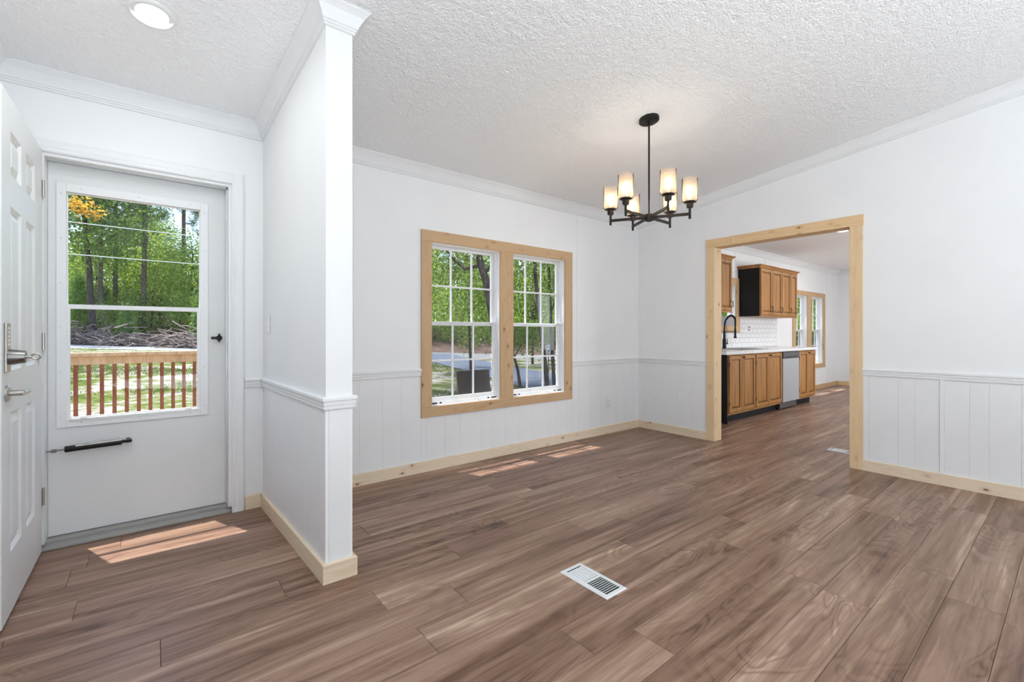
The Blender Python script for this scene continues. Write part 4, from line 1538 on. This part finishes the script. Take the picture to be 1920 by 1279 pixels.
def blades(cent, L, W, up=0.0, dirs=None, fold=0.0):
    """quads (diamonds) at CENT with random orientation; numpy arrays in, (verts, nfaces) out"""
    n = len(cent)
    d = RNG.normal(size=(n, 3)) if dirs is None else dirs
    d[:, 2] += up
    d /= np.linalg.norm(d, axis=1, keepdims=True) + 1e-9
    r = RNG.normal(size=(n, 3))
    w = np.cross(d, r)
    w /= np.linalg.norm(w, axis=1, keepdims=True) + 1e-9
    l_ = (L * RNG.uniform(0.65, 1.3, n))[:, None]
    q = (W * RNG.uniform(0.7, 1.25, n))[:, None]
    v = np.empty((n, 4, 3))
    v[:, 0] = cent - d * l_ * 0.5
    v[:, 1] = cent + w * q * 0.5
    v[:, 2] = cent + d * l_ * 0.5
    v[:, 3] = cent - w * q * 0.5
    return v.reshape(-1, 3)


def quad_mesh(name, v, mat):
    n = len(v) // 4
    me = bpy.data.meshes.new(name)
    me.vertices.add(len(v))
    me.vertices.foreach_set('co', np.ascontiguousarray(v, dtype=np.float32).ravel())
    me.loops.add(n * 4)
    me.loops.foreach_set('vertex_index', np.arange(n * 4, dtype=np.int32))
    me.polygons.add(n)
    me.polygons.foreach_set('loop_start', np.arange(0, n * 4, 4, dtype=np.int32))
    me.polygons.foreach_set('loop_total', np.full(n, 4, dtype=np.int32))
    me.materials.append(M[mat])
    me.update(calc_edges=True)
    me.validate()
    return me


def crown_points(nclus, per, rad, centre, spread, shell=0.55):
    u = RNG.normal(size=(nclus, 3))
    u /= np.linalg.norm(u, axis=1, keepdims=True)
    rr = RNG.uniform(shell ** 3, 1, nclus) ** (1 / 3)
    c0 = u * rr[:, None] * np.array(rad) + np.array(centre)
    off = RNG.normal(size=(nclus, per, 3)) * np.array(spread)
    return (c0[:, None, :] + off).reshape(-1, 3), c0


def mesh_obj(name, me, parent):
    o = bpy.data.objects.new(name, me)
    COL.objects.link(o)
    o.parent = parent
    return o


def trunk_mesh(name, h, r, mat, lean=(0, 0), branches=(), wob=0.12, n=9, seed=0):
    rg = random.Random(seed)
    m = MB()
    pts = []
    for k in range(9):
        t_ = k / 8
        pts.append((lean[0] * t_ + rg.uniform(-wob, wob) * t_, lean[1] * t_ + rg.uniform(-wob, wob) * t_, h * t_ - 0.3 * (k == 0)))
    m.tube(pts, [r * (1.25 if k == 0 else 1 - 0.62 * k / 8) for k in range(9)], n)
    for (z0, ang, ln, rise, br) in branches:
        t_ = z0 / h
        p0 = Vector((lean[0] * t_, lean[1] * t_, z0))
        d = Vector((math.cos(ang), math.sin(ang), rise))
        q = [p0]
        for k in range(1, 5):
            q.append(p0 + d * ln * k / 4 + Vector((rg.uniform(-.1, .1), rg.uniform(-.1, .1), rg.uniform(-.08, .12))) * ln * 0.25)
        m.tube(q, [br * (1 - 0.8 * k / 4) for k in range(5)], 7)
    a = np.array(m.v)
    me = bpy.data.meshes.new(name)
    me.from_pydata(m.v, [], m.f)
    me.materials.append(M[mat])
    me.polygons.foreach_set('use_smooth', [True] * len(me.polygons))
    return me


def rbranches(rg, h, z0, z1, n, ln, br):
    return [(rg.uniform(z0, z1), rg.uniform(0, 2 * PI), ln * rg.uniform(0.7, 1.2), rg.uniform(0.15, 0.9), br * rg.uniform(0.6, 1.1)) for _ in range(n)]


def deciduous(h, r, crown_r, nclus, per, leaf, mat, seed, low=0.25):
    rg = random.Random(seed)
    tm = trunk_mesh('trunk', h * 0.92, r, 'bark', (rg.uniform(-.8, .8), rg.uniform(-.8, .8)), rbranches(rg, h, h * low, h * 0.8, 9, crown_r * 0.75, r * 0.42), seed=seed)
    P, c0 = crown_points(nclus, per, (crown_r, crown_r, h * (1 - low) * 0.55), (0, 0, h * (low + (1 - low) * 0.52)), (leaf * 2.6, leaf * 2.6, leaf * 1.9), 0.25)
    return tm, quad_mesh('crown', blades(P, leaf, leaf * 0.55), mat)


def pine_tall(h, r, seed):
    rg = random.Random(seed)
    br = rbranches(rg, h, h * 0.45, h * 0.95, 16, h * 0.13, r * 0.28)
    tm = trunk_mesh('trunk', h, r, 'bark_pine', (rg.uniform(-.5, .5), rg.uniform(-.5, .5)), br, seed=seed, wob=0.07)
    cl = []
    for (z0, ang, ln, rise, b) in br + rbranches(rg, h, h * 0.5, h, 26, h * 0.11, 0.02):
        for k in range(3):
            s_ = ln * (0.55 + 0.25 * k)
            cl.append((math.cos(ang) * s_ + rg.uniform(-.3, .3), math.sin(ang) * s_ + rg.uniform(-.3, .3), z0 + rise * s_ + rg.uniform(-.2, .3)))
    cl = np.array(cl)
    per = 60
    dirs = RNG.normal(size=(len(cl) * per, 3))
    dn = dirs / np.linalg.norm(dirs, axis=1, keepdims=True)
    P = np.repeat(cl, per, axis=0) + dn * 0.24 + RNG.normal(size=(len(cl) * per, 3)) * 0.16
    return tm, quad_mesh('needles', blades(P, 0.42, 0.045, dirs=dirs), 'needle')


def place(root_name, label, cat, group, meshes, x, y, s=1.0, rz=None, part='crown', dz=0.0):
    t_ = thing(root_name, label, cat, (x, y, zground(x, y) + dz), group)
    t_.rotation_euler[2] = random.uniform(0, 6.28) if rz is None else rz
    t_.scale = (s, s, s)
    if meshes[0] is not None:
        mesh_obj('trunk', meshes[0], t_)
    mesh_obj(part, meshes[1], t_)
    return t_


DEC = [deciduous(13, 0.19, 3.6, 150, 62, 0.26, 'leaf_far', 3), deciduous(15, 0.22, 3.9, 150, 62, 0.28, 'leaf_far', 4, 0.35),
       deciduous(9, 0.12, 2.9, 120, 62, 0.24, 'leaf_bright', 5, 0.12)]
PIN = [pine_tall(19, 0.21, 8), pine_tall(17, 0.18, 9)]
SHR = [deciduous(3.6, 0.05, 1.9, 60, 50, 0.17, 'leaf_bright', 12, 0.05), deciduous(4.2, 0.06, 2.2, 60, 50, 0.18, 'leaf_far', 13, 0.05)]


def at_road(a_, s_):
    p = R0 + RU * a_ + RN * s_
    return p.x, p.y


def in_sight(x_, y_, pad=110):
    d_ = x_ * math.sin(YAW) + y_ * math.cos(YAW)
    u_ = 960 + FPX * (x_ * math.cos(YAW) - y_ * math.sin(YAW)) / max(d_, 0.1)
    return any(a_ - pad < u_ < b_ + pad for a_, b_ in ((125, 375), (805, 1060), (1370, 1550)))


tr = random.Random(21)
a = -34.0
while a < 62:
    for s_, set_ in ((11 + tr.uniform(-1.5, 2), 'd'), (18 + tr.uniform(-2, 3), 'p'), (27 + tr.uniform(-3, 3), 'd')):
        x, y = at_road(a + tr.uniform(-1.8, 1.8), s_)
        if not in_sight(x, y):
            continue
        if set_ == 'p':
            i = tr.randrange(2)
            place('pine_tree', 'tall bare-trunked pine in the woods across the road', 'tree', 'tall pines across the road', PIN[i], x, y, tr.uniform(0.8, 1.05), part='needles')
        elif s_ > 20:
            if tr.random() < 0.4:
                continue
            i = tr.randrange(2)
            place('woodland_tree', 'broad leafy tree deep in the woods across the road', 'tree', 'leafy trees deep in the woods', DEC[i], x, y, tr.uniform(0.75, 1.0))
        else:
            place('roadside_tree', 'bright green tree at the edge of the woods across the road', 'tree', 'bright trees at the edge of the woods', DEC[2], x, y, tr.uniform(0.7, 1.0))
    a += 4.6
a = -30.0
while a < 60:
    for s_, sc_ in ((13.5, 1.35), (20.0, 1.7)):
        x, y = at_road(a + tr.uniform(-1, 1), s_ + tr.uniform(-1, 1))
        if in_sight(x, y):
            place('understory_bush', 'dense bush filling the understory of the woods', 'shrub', 'bushes under the trees across the road', SHR[tr.randrange(2)], x, y, sc_ * tr.uniform(0.8, 1.15))
    a += 4.0
a = -30.0
while a < 60:
    x, y = at_road(a + tr.uniform(-1, 1), 7.2 + tr.uniform(-0.6, 1.2))
    if not in_sight(x, y):
        a += 2.3
        continue
    place('roadside_shrub', 'low leafy shrub along the brown bank across the road', 'shrub', 'shrubs along the far bank', SHR[tr.randrange(2)], x, y, tr.uniform(0.55, 0.85))
    a += 2.3


def young_pine(h, label, u, dist, name='young_pine'):
    cl, dr = [], []
    n = 70
    for k in range(n):
        t_ = k / n
        z = 0.12 * h + 0.88 * h * t_
        r_ = 0.30 * h * (1 - t_) + 0.03
        a_ = k * 2.4
        rr = r_ * random.uniform(0.45, 1.0)
        cl.append((rr * math.cos(a_), rr * math.sin(a_), z))
    cl = np.array(cl)
    per = 55
    d = RNG.normal(size=(n * per, 3))
    d[:, 2] += 0.9
    P = np.repeat(cl, per, axis=0) + RNG.normal(size=(n * per, 3)) * np.array([0.09, 0.09, 0.12]) * h * 0.5
    q = quad_mesh('needles', blades(P, 0.30, 0.05, dirs=d), 'needle_young')
    x, y = ray_xy(u, dist)
    return place(name, label, 'tree', None, (trunk_mesh('trunk', h, 0.05, 'bark_pine', seed=3), q), x, y, part='needles')


def ray_xy(u, t_):
    a_ = (u - 960) / FPX
    s_, c__ = math.sin(YAW), math.cos(YAW)
    return (s_ + a_ * c__) * t_, (c__ - a_ * s_) * t_


young_pine(4.2, 'young bright pine at the left edge of the storm door view', 148, 34)
young_pine(3.4, 'slim young pine left of centre in the storm door view', 192, 36)
young_pine(2.6, 'short bright young pine beside the brush pile', 238, 31)
young_pine(2.4, 'young pine at the right edge of the storm door view', 372, 32)

# tree turning orange, seen at the top left of the storm door glass
x, y = ray_xy(176, 33)
ot = place('turning_tree', 'tree with orange leaves among green at the top of woods', 'tree', None, DEC[1], x, y, 0.98)
P, c0 = crown_points(5, 45, (0.75, 0.75, 0.5), (0, 0, 0), (0.30, 0.30, 0.2), 0.1)
og = mesh_obj('orange_leaves', quad_mesh('orange_leaves', blades(P, 0.26, 0.15), 'leaf_orange'), ot)
og.location = (0, 0, 0)
tgt = Vector((*ray_xy(172, 28.5), CAM_H + (HORIZON - 392) / FPX * 28.5))
inv = (Matrix.Translation(ot.location) @ Matrix.Rotation(ot.rotation_euler[2], 4, 'Z') @ Matrix.Diagonal((0.98, 0.98, 0.98, 1))).inverted()
og.location = inv @ tgt


for u_, t_, lab in ((187, 35, 'tall pine with a dark trunk left in the storm door view'), (216, 37, 'tall pine with a thin pale trunk in the storm door view'),
                    (268, 36, 'tall pine with a thick trunk right of centre in storm door view'), (342, 40, 'tall slim pine near the right edge of storm door view')):
    x, y = ray_xy(u_, t_)
    place('front_pine', lab, 'tree', None, PIN[int(u_) % 2], x, y, 1.0 if u_ != 216 else 0.85, part='needles')

# brush piles of cut branches on the bank
def brush(label, u0, u1, dist, h, n):
    x0_, y0_ = ray_xy(u0, dist)
    x1_, y1_ = ray_xy(u1, dist * 0.97)
    m = MB()
    for _ in range(n):
        t_ = random.random()
        px = x0_ + (x1_ - x0_) * t_ + random.uniform(-.5, .5)
        py = y0_ + (y1_ - y0_) * t_ + random.uniform(-1.2, 1.2)
        pz = zground(px, py) + abs(random.gauss(0, 0.45)) * h * (0.5 + 0.5 * math.sin(t_ * 9) ** 2)
        d = Vector((random.gauss(0, 1), random.gauss(0, 0.7), random.gauss(0, 0.28))).normalized()
        l_ = random.uniform(0.5, 1.9)
        c0_ = Vector((px, py, pz))
        m.tube([c0_ - d * l_ / 2, c0_ + Vector((0, 0, random.uniform(-.06, .1))), c0_ + d * l_ / 2], [0.042, 0.034, 0.012], 4, False)
    o = m.build('brush_pile', 'sticks')
    tag(o, label, 'brush pile', kind='stuff')


brush('long heap of cut grey branches across the road', 110, 262, 30.6, 1.15, 520)
brush('smaller heap of cut grey branches right of young pine', 300, 385, 30.2, 1.2, 260)

# near trees seen through the dining window
def near_tree(name, label, base, path, radii, brs, crown, leaf, per, mat='leaf_near'):
    bx_, by_ = base
    t_ = thing(name, label, 'tree', (bx_, by_, zground(bx_, by_)))
    bz = zground(bx_, by_)
    m = MB()
    m.tube([(p[0] - bx_, p[1] - by_, p[2] - bz) for p in path], radii, 12)
    for pts_, r_ in brs:
        m.tube([(p[0] - bx_, p[1] - by_, p[2] - bz) for p in pts_], [r_ * (1 - 0.7 * k / (len(pts_) - 1)) for k in range(len(pts_))], 8)
    me = bpy.data.meshes.new('trunk')
    me.from_pydata(m.v, [], m.f)
    me.materials.append(M['bark'])
    me.polygons.foreach_set('use_smooth', [True] * len(me.polygons))
    mesh_obj('trunk', me, t_)
    allp = []
    for (c__, rad, ncl) in crown:
        P_, _ = crown_points(ncl, per, rad, (c__[0] - bx_, c__[1] - by_, c__[2] - bz), (leaf * 2.2, leaf * 2.2, leaf * 1.6), 0.2)
        allp.append(P_)
    mesh_obj('crown', quad_mesh('crown', blades(np.concatenate(allp), leaf, leaf * 0.5), mat), t_)
    return t_


def pix(u, v, t_):
    x_, y_ = ray_xy(u, t_)
    return (x_, y_, CAM_H + (HORIZON - v) / FPX * t_)


T = 11.0
near_tree('oak_tree', 'large leaning tree with a thick trunk outside the left dining window', ray_xy(952, T)[:2],
          [pix(955, 768, T), pix(938, 680, T), pix(924, 600, T), pix(912, 530, T), pix(900, 490, T), pix(890, 445, T), pix(872, 370, T), pix(850, 250, T)],
          [0.13, 0.105, 0.095, 0.09, 0.088, 0.075, 0.06, 0.03],
          [([pix(898, 497, T), pix(872, 505, T), pix(852, 488, T), pix(838, 470, T - .4), pix(815, 455, T - 1)], 0.045),
           ([pix(905, 520, T), pix(925, 490, T + .5), pix(950, 470, T + 1), pix(985, 440, T + 1.5)], 0.04),
           ([pix(890, 450, T), pix(930, 400, T + .6), pix(970, 360, T + 1.4)], 0.04),
           ([pix(880, 400, T), pix(840, 370, T - .8), pix(800, 350, T - 1.4)], 0.035)],
          [(pix(850, 420, T + 1.5), (2.6, 2.2, 1.9), 90), (pix(960, 440, T + 2.5), (2.8, 2.4, 2.0), 100), (pix(830, 550, T + 3), (2.3, 1.8, 1.1), 55),
           (pix(1010, 520, T + 4), (2.6, 2.2, 1.3), 70), (pix(950, 260, T + 4), (3.8, 3.0, 2.2), 90)], 0.10, 70)

T2 = 12.0
near_tree('slender_tree', 'dark slender trunk leaning left in the right dining window', ray_xy(1027, T2),
          [pix(1028, 745, T2), pix(1024, 700, T2), pix(1014, 616, T2), pix(1004, 520, T2), pix(1000, 420, T2), pix(1000, 300, T2)], [0.068, 0.062, 0.056, 0.05, 0.04, 0.02],
          [([pix(1012, 600, T2), pix(1000, 560, T2 + .3), pix(985, 540, T2 + .6)], 0.02)],
          [(pix(1010, 380, T2), (2.2, 2.0, 1.8), 60), (pix(1040, 500, T2 + 2), (1.6, 1.4, 0.9), 26)], 0.10, 60)
near_tree('slender_tree', 'dark slender trunk rightmost in the right dining window', ray_xy(1039, T2 + 1.5),
          [pix(1040, 745, T2 + 1.5), pix(1038, 700, T2 + 1.5), pix(1033, 616, T2 + 1.5), pix(1030, 520, T2 + 1.5), pix(1022, 400, T2 + 1.5)], [0.06, 0.056, 0.052, 0.045, 0.02],
          [([pix(1032, 590, T2 + 1.5), pix(1045, 550, T2 + 1.5), pix(1060, 520, T2 + 1.5)], 0.02)],
          [(pix(1050, 400, T2 + 2.5), (2.2, 2.0, 1.8), 60)], 0.10, 60)
T3 = 14.0
near_tree('crooked_sapling', 'small crooked tree beside the mullion in the right dining window', ray_xy(976, T3),
          [pix(976, 735, T3), pix(974, 715, T3), pix(971, 695, T3), pix(966, 676, T3), pix(962, 662, T3), pix(963, 640, T3), pix(970, 600, T3)], [0.055, 0.05, 0.045, 0.042, 0.036, 0.03, 0.015],
          [([pix(965, 670, T3), pix(972, 655, T3), pix(985, 640, T3 + .4)], 0.022), ([pix(962, 664, T3), pix(955, 650, T3), pix(946, 630, T3 - .3)], 0.02)],
          [(pix(966, 618, T3), (0.95, 0.9, 0.45), 34), (pix(992, 640, T3 + .6), (0.7, 0.7, 0.35), 16)], 0.085, 55, 'leaf_far')
T4 = 24.0
near_tree('thin_tree', 'thin straight trunk at the centre of the right dining window', ray_xy(998.5, T4),
          [pix(998.5, 690, T4), pix(998.5, 660, T4), pix(998, 600, T4), pix(999, 480, T4), pix(1000, 380, T4)], [0.075, 0.07, 0.065, 0.05, 0.02],
          [([pix(998, 580, T4), pix(990, 555, T4), pix(975, 540, T4)], 0.03)],
          [(pix(1000, 420, T4), (2.6, 2.4, 2.6), 60)], 0.16, 60, 'leaf_far')
near_tree('thin_tree', 'thin forked dark trunk above the brown board', ray_xy(882, 18),
          [pix(884, 704, 18), pix(882, 680, 18), pix(881, 650, 18), pix(880, 600, 18), pix(878, 520, 18)], [0.055, 0.05, 0.05, 0.045, 0.02],
          [([pix(883, 690, 18), pix(886, 676, 18), pix(884, 660, 18)], 0.03)],
          [(pix(876, 540, 19), (2.6, 2.2, 1.3), 44), (pix(915, 630, 21), (1.5, 1.2, 0.7), 24)], 0.13, 55, 'leaf_far')

# small white sign on the slender trunk
sg_t = 19.0
sp = pix(1028.5, 655, sg_t)
sg = thing('yard_sign', 'small white sign on a post between the two dark trunks', 'sign', (sp[0], sp[1], zground(sp[0], sp[1])))
rt = Vector((math.cos(YAW), -math.sin(YAW), 0))
fw = Vector((math.sin(YAW), math.cos(YAW), 0))


def slab(c__, w, h, th, mat, name, roll=0.0):
    m = MB()
    v = []
    for dz_ in (0, th):
        for a_, b_ in ((-w, -h), (w, -h), (w, h), (-w, h)):
            a2 = a_ * math.cos(roll) - b_ * math.sin(roll)
            b2 = a_ * math.sin(roll) + b_ * math.cos(roll)
            v.append(Vector(c__) + rt * a2 + Vector((0, 0, b2)) + fw * dz_)
    m.add(v, [(0, 1, 2, 3), (7, 6, 5, 4), (4, 5, 1, 0), (5, 6, 2, 1), (6, 7, 3, 2), (7, 4, 0, 3)])
    return m.build(name, mat, sg)


M['signwhite'] = plain('sign_white', (0.85, 0.85, 0.86, 1), 0.5)
slab(sp, 0.112, 0.185, 0.01, 'signwhite', 'sign_face')
slab(Vector(sp) + Vector((0, 0, 0.10)) - fw * 0.012, 0.062, 0.013, 0.008, 'slot', 'sign_mark')
slab(Vector(sp) + rt * 0.02 + Vector((0, 0, -0.05)) - fw * 0.012, 0.014, 0.09, 0.008, 'slot', 'sign_mark', -0.5)
MB().tube([(sp[0] + fw.x * .03, sp[1] + fw.y * .03, zground(sp[0], sp[1]) - 0.2), (sp[0] + fw.x * .03, sp[1] + fw.y * .03, sp[2] + 0.15)], 0.02, 8).build('sign_post', 'bark', sg)

# overhead cables
for y_, za, zb, lab in ((30.0, 4.90, 4.80, 'lower white overhead cable crossing the storm door view'), (30.0, 6.42, 6.15, 'upper white overhead cable crossing the storm door view')):
    m = MB()
    pts_ = []
    for k in range(25):
        t_ = -1 + 2 * k / 24
        pts_.append((45 * t_, y_, za + (zb - za) * t_ + 0.0 + 0.9 * t_ * t_))
    m.tube(pts_, 0.022, 6)
    o = m.build('overhead_cable', M['plate'])
    tag(o, lab, 'cable', 'overhead cables')

# grass blades on the yard
N = 26000
gx = RNG.uniform(-9, 14, N)
gy = RNG.uniform(7.2, 31, N)
keep = []
for i in range(N):
    n_ = 0.5 + 0.5 * math.sin(gx[i] * 0.9 + 1.7 * math.sin(gy[i] * 0.55)) * math.cos(gy[i] * 0.7 + 1.3 * math.sin(gx[i] * 0.4))
    on_drive = abs(gx[i] - np.interp(gy[i], [p[1] for p in dc], [p[0] for p in dc])) < 1.7
    keep.append((n_ > 0.42 + 0.35 * random.random()) and not on_drive)
gx, gy = gx[keep], gy[keep]
gz = np.array([zground(a_, b_) for a_, b_ in zip(gx, gy)])
per = 7
P = np.repeat(np.stack([gx, gy, gz], 1), per, axis=0)
P[:, :2] += RNG.normal(size=(len(P), 2)) * 0.07
P[:, 2] += 0.035
d = RNG.normal(size=(len(P), 3)) * np.array([0.5, 0.5, 0.2])
go = bpy.data.objects.new('grass', quad_mesh('grass', blades(P, 0.10, 0.016, up=1.0, dirs=d), 'grass'))
COL.objects.link(go)
tag(go, 'patchy green grass growing on the sandy front yard', 'grass', kind='stuff')
